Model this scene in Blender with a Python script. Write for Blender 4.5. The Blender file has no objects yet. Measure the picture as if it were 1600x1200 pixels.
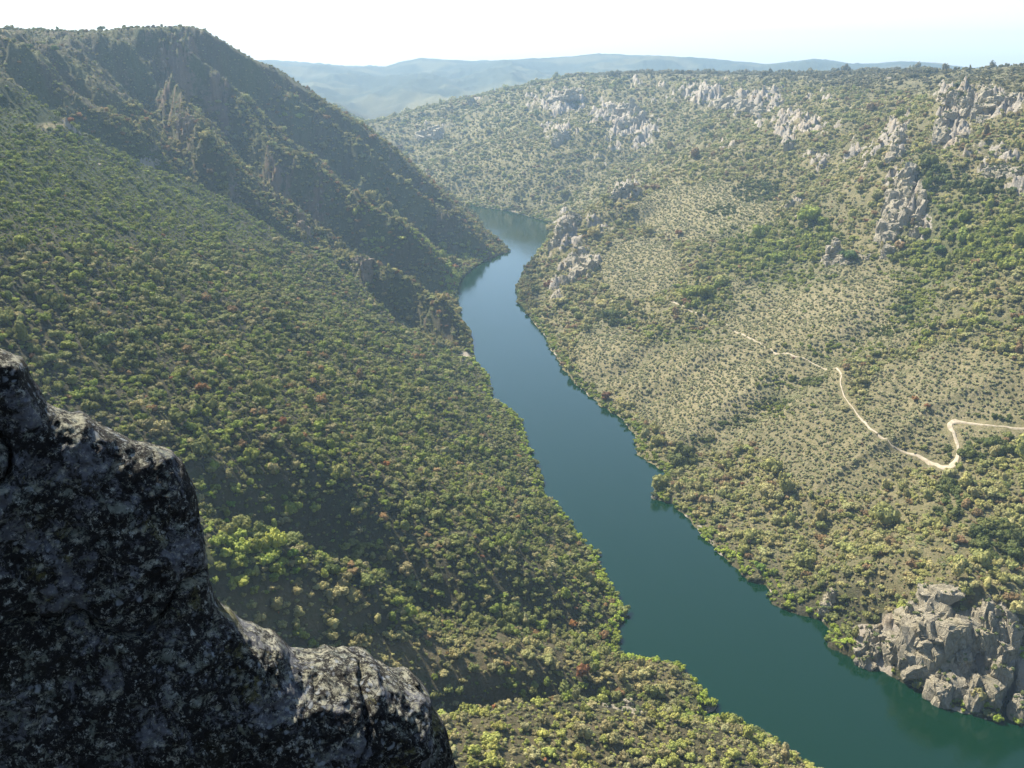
import bpy, bmesh, math, random
import numpy as np
from mathutils import Vector, Matrix
from mathutils import noise as mnoise

# ------------------------------------------------------------------ camera, sky, sun, exposure
SC = bpy.context.scene
H = 400.0                       # camera height above the river
FPX = 1560.0                    # focal length in photograph pixels
PITCH = math.atan((600 - 90) / FPX)
cam_d = bpy.data.cameras.new('camera')
cam = bpy.data.objects.new('camera', cam_d)
SC.collection.objects.link(cam)
cam.location = (0, 0, H)
cam.rotation_euler = (math.pi / 2 - PITCH, 0, 0)
cam_d.sensor_width = 36.0
cam_d.lens = FPX / 1600 * 36.0
cam_d.clip_start = 0.1
cam_d.clip_end = 40000
SC.camera = cam

SUN_AZ, SUN_EL = -46.0, 51.0    # degrees: azimuth from the view direction (left), elevation
SKY_STRENGTH, SUN_STRENGTH = 0.10, 5.0
EXPOSURE = 1.25
HAZE_DENSITY = 6.4e-5
world = bpy.data.worlds.new("World")
SC.world = world
world.use_nodes = True
wn = world.node_tree
sky = wn.nodes.new('ShaderNodeTexSky')
sky.sky_type = 'NISHITA'
sky.sun_disc = False
sky.sun_elevation = math.radians(SUN_EL)
sky.sun_rotation = math.radians(SUN_AZ)
sky.altitude = 600
sky.air_density = 1.0
sky.dust_density = 1.2
sky.ozone_density = 1.0
wn.links.new(sky.outputs[0], wn.nodes['Background'].inputs[0])
wn.nodes['Background'].inputs[1].default_value = SKY_STRENGTH
az, el = math.radians(SUN_AZ), math.radians(SUN_EL)
SDIR = Vector((math.sin(az) * math.cos(el), math.cos(az) * math.cos(el), math.sin(el)))
sd = bpy.data.lights.new('sun', 'SUN')
sd.energy = SUN_STRENGTH
sd.angle = math.radians(0.5)
sd.color = (1.0, 0.92, 0.77)
so = bpy.data.objects.new('sun', sd)
SC.collection.objects.link(so)
so.rotation_euler = (-SDIR).to_track_quat('-Z', 'Y').to_euler()
so.location = (0, 0, 900)
SC.view_settings.view_transform = 'Standard'
SC.view_settings.look = 'None'
SC.view_settings.exposure = EXPOSURE
SC.view_settings.gamma = 1
SC.cycles.volume_bounces = 1
SC.cycles.max_bounces = 6
SC.cycles.diffuse_bounces = 2
SC.cycles.use_denoising = True

rng = np.random.default_rng(11)
random.seed(5)
COL = SC.collection

# ------------------------------------------------------------------ camera maths
cp, sp_ = math.cos(PITCH), math.sin(PITCH)
def ray(u, v):
    a = (np.asarray(u, float) - 800) / FPX
    b = (np.asarray(v, float) - 600) / FPX
    return a, cp - b * sp_, -(b * cp + sp_)
def at_z(u, v, z=0.0):
    x, y, w = ray(u, v); t = (z - H) / w
    return np.array([x * t, y * t])
def at_y(u, v, d):
    x, y, w = ray(u, v); t = d / y
    return (float(x * t), float(d), float(H + w * t))
def proj(x, y, z):
    zz = np.asarray(z) - H
    depth = y * cp - zz * sp_
    down = -(zz * cp) - y * sp_
    depth = np.maximum(depth, 1e-3)
    return 800 + FPX * x / depth, 600 + FPX * down / depth

# ------------------------------------------------------------------ noise
_perm = np.random.default_rng(7).permutation(256).astype(np.int64)
_perm = np.concatenate([_perm, _perm, _perm])
_ga = np.random.default_rng(8).random(256) * 2 * np.pi
_gx, _gy = np.cos(_ga), np.sin(_ga)
def pn(x, y, seed=0):
    xi = np.floor(x); yi = np.floor(y)
    fx = x - xi; fy = y - yi
    X = (xi.astype(np.int64) + seed * 37) & 255; Y = (yi.astype(np.int64) + seed * 91) & 255
    X1 = (X + 1) & 255; Y1 = (Y + 1) & 255
    u = fx * fx * fx * (fx * (fx * 6 - 15) + 10); v = fy * fy * fy * (fy * (fy * 6 - 15) + 10)
    def g(a, b, dx, dy):
        h = _perm[_perm[a] + b]
        return _gx[h] * dx + _gy[h] * dy
    n00 = g(X, Y, fx, fy); n10 = g(X1, Y, fx - 1, fy)
    n01 = g(X, Y1, fx, fy - 1); n11 = g(X1, Y1, fx - 1, fy - 1)
    a = n00 + u * (n10 - n00); b = n01 + u * (n11 - n01)
    return (a + v * (b - a)) * 1.5
def fbm(x, y, oct=4, seed=0, gain=0.5):
    s = 0; a = 1.0
    for i in range(oct):
        s = s + a * pn(x, y, seed + i); x = x * 2.03; y = y * 2.03; a *= gain
    return s
def ridge(x, y, oct=4, seed=0, gain=0.5):
    s = 0; a = 1.0
    for i in range(oct):
        n = 1 - np.abs(pn(x, y, seed + i)) * 2
        s = s + a * n; x = x * 2.1; y = y * 2.1; a *= gain
    return s
def blocks(x, y, seed):
    """fractured granite: flat-faced cells, each with a height and a tilt of its own"""
    xi = np.floor(x).astype(np.int64); yi = np.floor(y).astype(np.int64)
    best = np.full(x.shape, 1e9, np.float32); val = np.zeros(x.shape, np.float32)
    tbl = np.random.default_rng(seed).random((5, 256)).astype(np.float32)
    for dx in (-1, 0, 1):
        for dy in (-1, 0, 1):
            h = _perm[_perm[(xi + dx) & 255] + ((yi + dy) & 255)]
            ox = x - (xi + dx + tbl[0][h]); oy = y - (yi + dy + tbl[1][h])
            d = ox * ox + oy * oy
            v = tbl[2][h] + (tbl[3][h] - .5) * ox * 1.5 + (tbl[4][h] - .5) * oy * 1.5
            m = d < best; best = np.where(m, d, best); val = np.where(m, v, val)
    return val
def sm(a, b, x):
    t = np.clip((x - a) / (b - a), 0, 1)
    return t * t * (3 - 2 * t)

# ------------------------------------------------------------------ the river's banks (unprojected on to the water level)
RIGHT = [(765, 322), (800, 330), (850, 345), (862, 352), (858, 368), (842, 395), (820, 425), (807, 450), (810, 472), (826, 492), (842, 515),
         (857, 530), (860, 545), (880, 575), (905, 605), (940, 635), (975, 656), (992, 680), (998, 710), (1015, 723), (1038, 737),
         (1036, 752), (1018, 777), (1050, 788), (1075, 810), (1100, 840), (1130, 870), (1150, 890), (1168, 908), (1196, 915), (1205, 945),
         (1235, 955), (1280, 968), (1293, 985), (1296, 1010), (1350, 1036), (1400, 1060), (1440, 1078), (1470, 1100), (1520, 1120),
         (1556, 1128), (1575, 1095), (1588, 1130), (1640, 1150), (1720, 1185), (1860, 1240), (2100, 1320)]
LEFT = [(765, 322), (780, 345), (812, 372), (815, 383), (795, 393), (765, 403), (740, 418), (720, 436), (710, 455), (716, 475), (720, 500),
        (735, 525), (738, 545), (742, 565), (765, 590), (768, 625), (795, 640), (815, 660), (822, 690), (832, 720), (845, 750),
        (850, 775), (880, 800), (900, 835), (935, 870), (946, 900), (962, 930), (979, 965), (965, 985), (965, 1010), (975, 1029),
        (1010, 1031), (1060, 1038), (1075, 1058), (1105, 1082), (1116, 1103), (1105, 1120), (1150, 1130), (1200, 1150), (1240, 1180),
        (1275, 1200), (1340, 1240), (1450, 1300), (1650, 1400), (1900, 1520)]
Rw = np.array([at_z(u, v) for u, v in RIGHT]); Lw = np.array([at_z(u, v) for u, v in LEFT])
# beyond the bend the river runs on to the left, behind the mountain
Rup = np.array([(-900, 3450), (-500, 3130), (-220, 2960)]); Lup = np.array([(-900, 3300), (-480, 2960), (-180, 2790), (-80, 2700)])
river = np.concatenate([Lup, Lw[2:], Rw[::-1][:-1], Rup[::-1]])
def densify(P, step, closed=True):
    out = []
    n = len(P)
    for i in range(n if closed else n - 1):
        a, b = P[i], P[(i + 1) % n]
        k = max(1, int(np.linalg.norm(b - a) / step))
        for j in range(k): out.append(a + (b - a) * j / k)
    if not closed: out.append(P[-1])
    return np.array(out)
def poly_sd(px, py, P):
    """signed distance to polygon P: positive outside"""
    px = px.ravel(); py = py.ravel()
    d2 = np.full(px.shape, 1e18); inside = np.zeros(px.shape, bool)
    n = len(P)
    for i in range(n):
        x0, y0 = P[i]; x1, y1 = P[(i + 1) % n]
        ex, ey = x1 - x0, y1 - y0
        t = np.clip(((px - x0) * ex + (py - y0) * ey) / (ex * ex + ey * ey + 1e-9), 0, 1)
        dx = px - x0 - t * ex; dy = py - y0 - t * ey
        d2 = np.minimum(d2, dx * dx + dy * dy)
        if y0 != y1:
            c = ((y0 > py) != (y1 > py)) & (px < ex * (py - y0) / ey + x0)
            inside ^= c
    d = np.sqrt(d2)
    return np.where(inside, -d, d)

# ------------------------------------------------------------------ control points of the land: (u, v, distance forward)
CP = [
 # green hill: skyline, then its slope down to the water
 (400,870,540),(520,935,565),(680,960,590),(820,990,600),(900,1010,605),
 # olive ridge E and its south face
 (330,850,480),(460,905,500),(560,945,520),(660,968,540),(760,995,555),(860,1012,570),(940,1026,590),
 (300,1000,420),(450,1000,470),(600,1030,500),(750,1060,515),(900,1070,540),(1000,1065,560),
 # creek floor
 (690,1098,478),(800,1092,497),(900,1090,515),(1000,1100,528),(1060,1108,536),
 # near ridge F
 (600,1115,440),(700,1106,462),(800,1097,474),(900,1097,484),(1000,1112,492),(1080,1128,500),
 (700,1190,405),(850,1180,425),(1000,1185,440),(1120,1185,455),(1200,1195,462),(850,1290,360),(1100,1300,390),
 # far wall beyond the bend
 (900,300,2720),(800,300,2800),(1000,250,2840),(1000,200,3050),(1000,150,3350),(1000,112,3850),(800,126,4200),(800,160,3750),(800,200,3350),
 (800,250,2990),(880,250,2880),(700,270,3080),(700,200,3600),(700,152,4300),(640,230,3500),(600,174,4800),(560,174,5200),(900,113,3950),(900,150,3500),
 (900,200,3080),(1100,110,3700),(1100,150,3000),(1100,200,2600),(950,280,2640),(860,330,2660),
 (1000,108,4800),(1250,108,4400),(700,150,5200),(500,176,5400),
 # rocky spur K
 (850,400,1990),(880,345,1930),(905,336,1935),(940,318,1960),(972,300,1990),(1000,300,2010),(1050,268,2080),(1100,240,2150),(1160,215,2250),
 (870,420,1780),(900,400,1790),(940,400,1760),(870,470,1560),(920,460,1560),(980,360,1830),(960,500,1390),
 # right-hand slope
 (1000,640,1100),(1000,590,1180),(1000,520,1330),(1000,450,1530),(1000,400,1700),(1000,350,1870),(930,570,1240),(900,540,1330),
 (1080,700,965),(1100,650,1010),(1100,560,1150),(1100,480,1310),(1100,400,1560),(1100,330,1760),(1100,280,1900),
 (1100,780,875),(1200,860,760),(1200,780,830),(1200,700,910),(1200,625,1000),(1200,550,1130),(1200,480,1260),(1200,400,1450),(1200,350,1580),(1200,300,1750),(1200,250,1950),
 (1200,200,2250),(1200,150,2750),(1200,120,3300),
 (1300,940,662),(1300,860,720),(1300,760,800),(1300,660,900),(1290,585,990),(1300,520,1080),(1300,440,1230),(1300,360,1430),(1300,290,1640),(1300,230,1840),(1300,180,2100),(1300,130,2800),
 (1400,1020,596),(1400,970,598),(1340,985,606),(1400,900,655),(1400,800,745),(1400,710,825),(1400,600,935),(1400,510,1060),(1400,430,1210),(1390,380,1290),(1400,330,1340),(1410,280,1385),(1400,240,1490),(1400,200,1680),
 (1400,160,1980),(1400,122,2450),(1400,110,3000),
 (1500,1090,562),(1500,1020,572),(1500,960,585),(1450,925,604),(1500,905,606),(1560,912,596),(1500,870,650),(1500,800,715),(1500,725,775),(1500,660,840),(1500,560,930),(1500,460,1050),(1500,400,1140),(1500,320,1260),(1480,240,1440),(1480,200,1520),
 (1490,150,1580),(1550,140,1570),(1500,125,1900),(1500,113,2500),
 (1600,1120,540),(1600,1030,556),(1600,960,572),(1600,925,588),(1600,880,640),(1600,800,700),(1600,672,800),(1600,580,870),(1600,500,960),(1600,420,1040),(1600,350,1130),(1600,280,1230),(1600,200,1350),(1600,150,1470),(1600,114,2000),
 (1800,1100,560),(1800,900,640),(1800,700,760),(1800,500,900),(1800,300,1080),(1800,200,1220),(1800,130,1600),(2100,1200,520),(2100,1000,600),(2100,600,760),(2100,300,950),(2100,150,1300),
]
pts = []
for (u_, v_, d_) in CP:
    pts.append(at_y(u_, v_, d_))
SHX = ([700, 1200, 1300, 1500, 1800, 2000, 2330, 2600], [92, -25, -60, -85, -100, -45, 15, 60])
def on_flank(u_, v_, y0, k1, k2):
    x_, y_, w_ = ray(u_, v_); yy = np.arange(y0, 3200, 3.0); dd_ = np.interp(yy, *SHX) - x_ / y_ * yy
    zp = np.where(dd_ > 0, k1 * dd_ + k2 * dd_ ** 2, 0); zr = H + w_ / y_ * yy; k_ = int(np.argmax(zp >= zr))
    return (float(x_ / y_ * yy[k_]), float(yy[k_]), float(zr[k_])) if zp[k_] >= zr[k_] else None
# the green hill: a slope of about thirty degrees down to the left bank, and its crest line
GCREST = [(0,170),(100,187),(200,240),(270,270),(350,312),(450,372),(540,432),(600,490),(700,560)]
GPX = [(0,250),(150,280),(0,330),(150,330),(280,330),(300,400),(420,400),(0,420),(0,500),(-200,500),(-300,330),(150,480),(300,500),(450,500),(560,540),(650,600),(100,620),(250,620),(400,620),
       (550,640),(680,680),(760,690),(150,760),(250,760),(360,760),(500,760),(640,780),(760,800),(840,820),(560,870),(700,880),(820,900),(900,920),(0,620),(-200,700),(430,820)]
gcw = [on_flank(u_, v_, 500, .54, .00022) for u_, v_ in GCREST]
pts += [q for q in gcw] + [q for q in (on_flank(u_, v_, 400, .54, .00022) for u_, v_ in GPX) if q]
GCW = np.array([q[:2] for q in gcw])
GSK = ([-300] + [q[0] for q in GCREST] + [800, 830], [gcw[0][1] - 100] + [q[1] + 25 for q in gcw] + [gcw[-1][1] + 120, 1500])
print('green hill crest', [tuple(int(w) for w in q) for q in gcw])
# the mountain beyond: a flank that steepens upwards from the left bank to the plateau rim
MPX = [(-200,62),(0,53),(130,56),(230,50),(310,49),(360,76),(430,107),(500,152),(560,184),(600,209),(640,242),(680,277),(720,314),(770,354),
       (0,90),(0,130),(0,155),(90,90),(90,130),(90,165),(180,90),(180,140),(180,195),(180,220),(260,90),(260,150),(260,205),(260,245),(340,120),(340,180),(340,240),(340,285),
       (420,150),(420,220),(420,280),(420,335),(500,200),(500,260),(500,320),(500,380),(560,230),(560,300),(560,370),(560,430),(620,270),(620,340),(620,410),(620,480),
       (680,330),(680,400),(680,470),(680,530),(725,370),(725,410),(760,385),(715,455),(725,500)]
for (u_, v_) in MPX:
    q = on_flank(u_, v_, np.interp(u_, *GSK) + 40, .59, .00016)
    if q: pts.append(q)
# plan points out of sight: under the viewpoint, behind skylines, far country
pts += [(0, 0, 392), (8, 4, 385), (-12, 8, 388), (0, 22, 372), (30, 10, 368), (-60, 0, 392), (-80, 60, 372), (0, 80, 318), (80, 60, 300),
        (60, 0, 345), (0, 170, 245), (100, 170, 215), (-100, 170, 290), (0, 280, 150), (-120, 280, 225), (120, 280, 110), (250, 200, 60),
        (-250, 100, 400), (-300, 300, 340), (-250, 420, 265), (-600, 300, 420), (-900, 600, 430), (-1200, 1000, 440), (-1000, 1400, 435), (-850, 1700, 430),
        (300, 60, 90), (450, 150, 30), (200, -100, 200), (0, -200, 390), (500, -100, 30), (-600, -200, 430), (160, 350, 45), (260, 330, 12),
        (-1100, 1900, 430), (-900, 2200, 430), (-520, 2500, 330), (-300, 2560, 210), (-150, 2560, 110), (-900, 2500, 380), (-1500, 2600, 400), (-600, 2750, 200),
        (-1500, 3800, 330), (-700, 3600, 160), (-400, 3500, 110),
        (900, 3500, 385), (1500, 2500, 400), (2000, 1500, 420), (1200, 700, 400), (1500, 200, 400), (1000, 4300, 385), (2200, 3500, 390),
        (800, 5200, 370), (-300, 6500, 120), (-800, 5600, 180), (2500, 5500, 380), (1000, 6500, 340), (0, 7400, 190), (2000, 7500, 360),
        (-2500, 7500, 240), (-2500, 5000, 320)]
pts = np.array(pts)
shore = np.concatenate([densify(Lw[2:], 45, False), densify(Rw, 45, False)])
mid = np.array([(-600, 3150), (-200, 2880), (20, 2550), (100, 2300), (20, 2050), (-40, 1850), (-30, 1650), (10, 1350), (60, 1100), (110, 900), (170, 750), (260, 620), (330, 540), (430, 450)])
C = np.concatenate([pts, np.c_[shore, np.zeros(len(shore))], np.c_[mid, np.full(len(mid), -18.0)], np.c_[Rup, np.zeros(3)], np.c_[Lup, np.zeros(4)]])
# drop near-duplicates
keep = []
for i, p in enumerate(C):
    if all((p[0] - C[j][0]) ** 2 + (p[1] - C[j][1]) ** 2 > 64 for j in keep): keep.append(i)
C = C[keep]
def rbf_phi(d2): return np.sqrt(d2 + 18.0 ** 2)
n = len(C)
D2 = (C[:, None, 0] - C[None, :, 0]) ** 2 + (C[:, None, 1] - C[None, :, 1]) ** 2
A = np.zeros((n + 1, n + 1)); A[:n, :n] = rbf_phi(D2) - np.eye(n) * 2.0; A[:n, n] = 1; A[n, :n] = 1
wts = np.linalg.solve(A, np.r_[C[:, 2], 0])

# ------------------------------------------------------------------ terrain grid (polar round the viewpoint: finer where nearer)
phi = np.radians(np.concatenate([np.linspace(-80, -33, 90)[:-1], np.linspace(-33, 33, 1160), np.linspace(33, 80, 90)[1:]]))
rr = np.concatenate([np.geomspace(4, 330, 90)[:-1], np.geomspace(330, 4600, 1120), np.geomspace(4600, 15000, 130)[1:]])
NP, NR = len(phi), len(rr)
R, PH = np.meshgrid(rr, phi, indexing='ij')
GX = R * np.sin(PH); GY = R * np.cos(PH)
ci = np.unique(np.r_[np.arange(0, NR, 5), NR - 1]); cj = np.unique(np.r_[np.arange(0, NP, 5), NP - 1])
cx = GX[np.ix_(ci, cj)].ravel(); cy = GY[np.ix_(ci, cj)].ravel()
cz = np.zeros(len(cx))
for s in range(0, len(cx), 20000):
    e = slice(s, s + 20000)
    cz[e] = rbf_phi((cx[e, None] - C[None, :, 0]) ** 2 + (cy[e, None] - C[None, :, 1]) ** 2) @ wts[:n] + wts[n]
cz = cz.reshape(len(ci), len(cj))
def upsample(Z):
    t = np.empty((NR, len(cj)))
    for j in range(len(cj)): t[:, j] = np.interp(np.arange(NR), ci, Z[:, j])
    o = np.empty((NR, NP))
    for i in range(NR): o[i] = np.interp(np.arange(NP), cj, t[i])
    return o
BASE = upsample(cz)
U, V = proj(GX, GY, BASE)
SD = upsample(poly_sd(GX[np.ix_(ci, cj)], GY[np.ix_(ci, cj)], river).reshape(len(ci), len(cj)))
near = np.abs(SD) < 40
SD[near] = poly_sd(GX[near], GY[near], river)
SD += np.where(SD > -30, 1.0, 0) * fbm(GX / 16, GY / 16, 3, 3) * 2.6

def blob(u, v, L):
    m = np.zeros(np.shape(u))
    for (a, b, ra, rb, s) in L:
        m = np.maximum(m, s * np.exp(-(((u - a) / ra) ** 2 + ((v - b) / rb) ** 2)))
    return m
# where bare granite shows
ROCKS = [(290,110,60,50,.9),(330,190,50,60,.9),(250,150,40,50,.7),(420,290,60,60,.8),(480,330,50,45,.8),(570,420,45,45,.7),(350,80,50,30,.7),(600,270,60,60,.4),
         (700,340,50,40,.5),(150,110,110,30,.45),(120,190,60,30,.5),(230,240,40,30,.5),(730,555,18,22,.6),(650,500,40,30,.4),
         (740,155,30,15,.6),(690,205,40,20,.5),(870,160,70,30,.7),(880,205,40,20,.8),(960,175,60,30,.8),(985,205,60,35,.8),(1100,150,90,25,.7),(1180,160,80,30,.7),
         (1010,130,50,15,.5),(930,250,40,18,.5),(840,325,40,10,.6),(1240,200,90,30,.7),(1290,160,60,18,.5),(1130,230,40,20,.5),
         (885,360,25,32,1),(975,298,26,14,1),(910,410,45,35,.8),(870,450,25,30,.7),(935,345,35,22,.6),(960,480,30,20,.4),
         (1410,310,30,62,1),(1440,350,20,40,.8),(1490,185,36,55,1),(1550,165,55,32,1),(1400,220,40,50,.75),(1230,220,20,28,.8),(1350,240,60,30,.6),(1270,250,60,30,.5),
         (1560,250,50,26,.8),(1590,300,30,30,.7),(1500,240,50,20,.6),(1310,400,40,16,.6),(1240,320,25,14,.6),(1380,390,22,14,.6),(1580,500,25,14,.6),
         (1450,1000,110,48,1),(1540,990,70,70,1),(1590,1050,40,60,1),(1370,1010,50,40,.9),(1300,930,40,22,.5),(1340,1050,60,14,.8),(1500,1090,70,20,1),(1490,920,60,20,.6),
         (1195,925,14,14,.6),(1250,950,40,12,.6),(1022,778,12,8,.8),(1600,690,20,20,.5)]
ROCK = blob(U, V, ROCKS)
ROCK *= sm(330, 420, R) * sm(4700, 4200, R)
def lerp_grid(F, x, y):
    r = np.hypot(x, y); p = np.arctan2(x, y)
    fi = np.clip(np.interp(r, rr, np.arange(NR)), 0, NR - 1.001); fj = np.clip(np.interp(p, phi, np.arange(NP)), 0, NP - 1.001)
    i = fi.astype(int); j = fj.astype(int); a = fi - i; b = fj - j
    return (F[i, j] * (1 - a) + F[i + 1, j] * a) * (1 - b) + (F[i, j + 1] * (1 - a) + F[i + 1, j + 1] * a) * b
# relief
far = sm(2600, 5200, R)
ubase = 800 + FPX * GX / np.maximum(GY * .96, 1)
mountain = sm(-20, 110, GY - np.interp(ubase, GSK[0], GSK[1])) * sm(110, 40, GX) * sm(3000, 2500, GY) * sm(860, 820, ubase)
wx = fbm(GX / 170, GY / 170, 3, 20) * 38; wy = fbm(GX / 170 + 9, GY / 170, 3, 25) * 38
gul = ridge((GX + wx) / 520, (GY + wy * 1.3 - 0.25 * GX) / 190, 4, 30, 0.45)          # gullies that run down to the river
amp = 5 + 17 * mountain + 8 * sm(2600, 3000, GY) + 5 * sm(20, 160, GX)
NZ = (gul - 0.85 - 0.3 * mountain) * amp
CREEKS = [([(640,1098,470),(690,1098,486),(800,1092,505),(900,1090,521),(1000,1100,532),(1060,1108,540),(1110,1112,545)], 16, 28), ([(1045,742,905),(1100,688,955),(1200,628,1005),(1255,592,1030),(1330,545,1060),(1415,485,1110),(1480,420,1180)], 26, 13)]
CRK = [(densify(np.array([at_y(*q)[:2] for q in L_]), 8, False), w_, d_) for L_, w_, d_ in CREEKS]
CRESTS = [([(40,135),(100,138),(150,165),(215,215),(265,250)], 22, 1010), ([(240,108),(262,140),(285,185),(310,240),(380,300),(450,350),(520,395),(600,445),(680,500),(735,560)], 40, 1080),
          ([(300,131),(375,180),(412,240),(450,285),(525,326),(581,375),(640,415),(700,450)], 44, 1250), ([(337,110),(405,139),(450,180),(488,203),(525,225),(562,262),(600,296),(660,330),(720,375),(775,403)], 46, 1400),
          ([(470,150),(520,185),(580,235),(640,275),(700,320),(780,375)], 40, 1600)]
def hit_base(u, v, ymin):
    x, y, w = ray(u, v); t = np.geomspace(ymin / y, 4000, 2500)
    gz = lerp_grid(BASE, x * t, y * t) - (H + w * t); k = int(np.argmax(gz > 0))
    return None if gz[k] <= 0 else (float(x * t[k]), float(y * t[k]))
spur = np.zeros_like(BASE); shade_side = np.zeros_like(BASE)
mk = (mountain > 0.01)
for L_, a_, ymin in CRESTS:
    W_ = [hit_base(u, v, max(ymin, np.interp(u, *GSK) + 30)) for u, v in L_]; W_ = np.array([q for q in W_ if q is not None])
    W_ = W_[np.argsort(W_[:, 0])]; gx1 = np.arange(W_[0, 0], W_[-1, 0] + 8, 8.0); gy1 = np.interp(gx1, W_[:, 0], W_[:, 1])
    kk = np.exp(-(np.arange(-12, 13) / 6.0) ** 2); gy1 = np.convolve(np.pad(gy1, 12, 'edge'), kk / kk.sum(), 'valid'); W_ = np.c_[gx1, gy1]
    qx, qy = GX[mk], GY[mk]
    yc = np.interp(qx, W_[:, 0], W_[:, 1]) + 10 * fbm(qx / 60, qx * 0 + a_, 3, 33)
    d = (qy - yc) * .93                                   # positive: beyond the crest
    endf = sm(W_[0, 0] - 150, W_[0, 0] - 20, qx) * sm(W_[-1, 0] + 60, W_[-1, 0], qx)
    h_ = np.where(d > 0, a_ * np.exp(-d / 95), a_ * (1 - 1.75 * sm(0, 55, -d) + .75 * sm(70, 190, -d))) * endf * 1.2
    spur[mk] += h_
NZ += mountain * spur
NZ += mountain * ((blocks((GX + wx * .5) / 30, (GY + wy * .5) / 22, 11) - .5) * 9 + (blocks(GX / 11, GY / 9, 12) - .5) * 4)
# the ravine hidden behind the crest of the green hill
W_ = GCW[np.argsort(GCW[:, 0])]; gx1 = np.arange(W_[0, 0], W_[-1, 0] + 8, 8.0); gy1 = np.interp(gx1, W_[:, 0], W_[:, 1])
kk = np.exp(-(np.arange(-12, 13) / 7.0) ** 2); gy1 = np.convolve(np.pad(gy1, 12, 'edge'), kk / kk.sum(), 'valid'); W_ = np.c_[gx1, gy1]
dg = (GY - np.interp(GX, W_[:, 0], W_[:, 1])) * .9
NZ -= 26 * sm(4, 60, dg) * np.exp(-np.maximum(0, dg - 60) / 90) * sm(W_[0, 0] - 200, W_[0, 0], GX) * sm(W_[-1, 0] + 40, W_[-1, 0] - 60, GX)
NZ += fbm((GX + wx) / 90, (GY + wy) / 90, 3, 40) * (4 + 5 * mountain)
NZ += fbm(GX / 20, GY / 20, 4, 45) * (1.6 + 2.0 * mountain)
rn = 0.75 * blocks((GX + wx * .5) / 24, (GY + wy * .5 ) / 17, 1) + .42 * blocks((GX + wx * .2) / 10, (GY + wy * .2) / 8, 2) + .22 * blocks(GX / 4.6, GY / 4.2, 3) + .25 * ridge(GX / 45, GY / 45, 2, 60)
rk = sm(0.30, 0.85, ROCK * (1 - 0.3 * mountain) + 0.35 * fbm(GX / 40, GY / 40, 3, 70) + 0.06 * mountain)
NZ += rk * (rn - 0.75) * (15 + R / 170)
stp = 7.0 + 5 * pn(GX / 60, GY / 60, 77)
tb = (BASE + NZ) / stp
NZ += rk * 0.55 * (sm(0.25, 0.75, tb - np.floor(tb)) - (tb - np.floor(tb))) * stp     # ledges
for P_c, w_, d_ in CRK:
    mk = (GX > P_c[:, 0].min() - 90) & (GX < P_c[:, 0].max() + 90) & (GY > P_c[:, 1].min() - 90) & (GY < P_c[:, 1].max() + 90)
    qx, qy = GX[mk], GY[mk]; dd = np.full(qx.shape, 1e9)
    for q_ in P_c: dd = np.minimum(dd, (qx - q_[0]) ** 2 + (qy - q_[1]) ** 2)
    NZ[mk] -= d_ * np.exp(-dd / w_ ** 2)
NZ *= sm(0, 45, SD) * 0.85 + 0.15
NZ *= sm(20, 150, R)
Z = BASE + NZ
terr = sm(0.1, 0.5, blob(U, V, [(1300,480,160,60,1),(1150,600,150,80,1),(1480,620,120,60,.8),(1100,330,90,40,.9),(1500,840,100,60,.6)]))
tz = Z / 3.2
Z += terr * (sm(0.2, 0.8, tz - np.floor(tz)) - (tz - np.floor(tz))) * 3.2 * 0.6 * sm(10, 40, SD)
Z = np.where(SD > 0, np.maximum(Z, 0.25 + np.minimum(SD * 0.55, 4 + SD * 0.12)), np.maximum(-14, SD * 0.6) - 0.1)
Z = np.where((SD > 0) & (GY > 4200), np.maximum(Z, 60), Z)
# skyline heights of the mountain on the left and of the plateau beyond the bend
SL = np.array([(-700,70),(-300,58),(0,52),(60,54),(130,57),(180,54),(230,50),(262,49),(300,49),(318,54),(335,64),(350,70),(362,78),(400,97),(430,109),(500,152),(560,184),(600,209),(640,242),(680,277),(720,314),(770,354),(812,380),(830,420)], float)
SR = np.array([(300,230),(600,178),(650,164),(720,150),(800,134),(850,124),(900,116),(1000,112),(1100,113),(1250,115),(1350,111),(1450,109),(1500,115),(1600,116),(1900,118)], float)
U1, V1 = proj(GX, GY, Z)
def clampz(line, m, soft):
    zmax = H - (GY * (np.interp(U1, line[:, 0], line[:, 1]) - 90) / (FPX * cp)) * .985
    return np.where(Z > zmax, Z - (Z - zmax) * (1 - soft) * m, Z)
Z = clampz(SL, sm(840, 815, U1) * sm(850, 900, GY) * sm(2800, 2500, GY) * sm(15, -20, GX - np.interp(GY, mid[::-1][:, 1], mid[::-1][:, 0])), .12)
Z = clampz(SR, sm(2350, 2700, GY) * sm(520, 580, U1), .08)
# the range on the horizon, some nine kilometres away
SKY = np.array([(-900,100),(-300,96),(300,100),(440,94),(500,99),(560,103),(610,103),(640,95),(665,91),(740,95),(850,91),(930,85),(1000,87),(1100,92),(1180,99),(1215,96),(1250,92),(1285,95),
                (1310,99),(1345,98),(1380,95),(1440,98),(1500,107),(1560,114),(1700,116),(2400,112)], float)
uu = 800 + FPX * np.tan(PH) / (cp + 0.0) * 0.955
hz = H + 9300 * np.cos(PH) * (-(np.interp(uu, SKY[:, 0], SKY[:, 1]) - 90) / FPX / cp)
prof = np.exp(-(np.maximum(0, 9300 - R) / 2300) ** 2) * np.exp(-(np.maximum(0, R - 9300) / 3000) ** 2)
farz = 110 + (hz - 110) * prof + (1 - prof ** 8) * (ridge(GX / 1300, GY / 1700, 5, 50) - 0.9) * 75 + fbm(GX / 200, GY / 200, 3, 55) * 6
fb = sm(4700, 6200, R)
Z = Z * (1 - fb) + np.maximum(farz, 40) * fb

def ground(x, y): return lerp_grid(Z, np.asarray(x, float), np.asarray(y, float))
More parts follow.
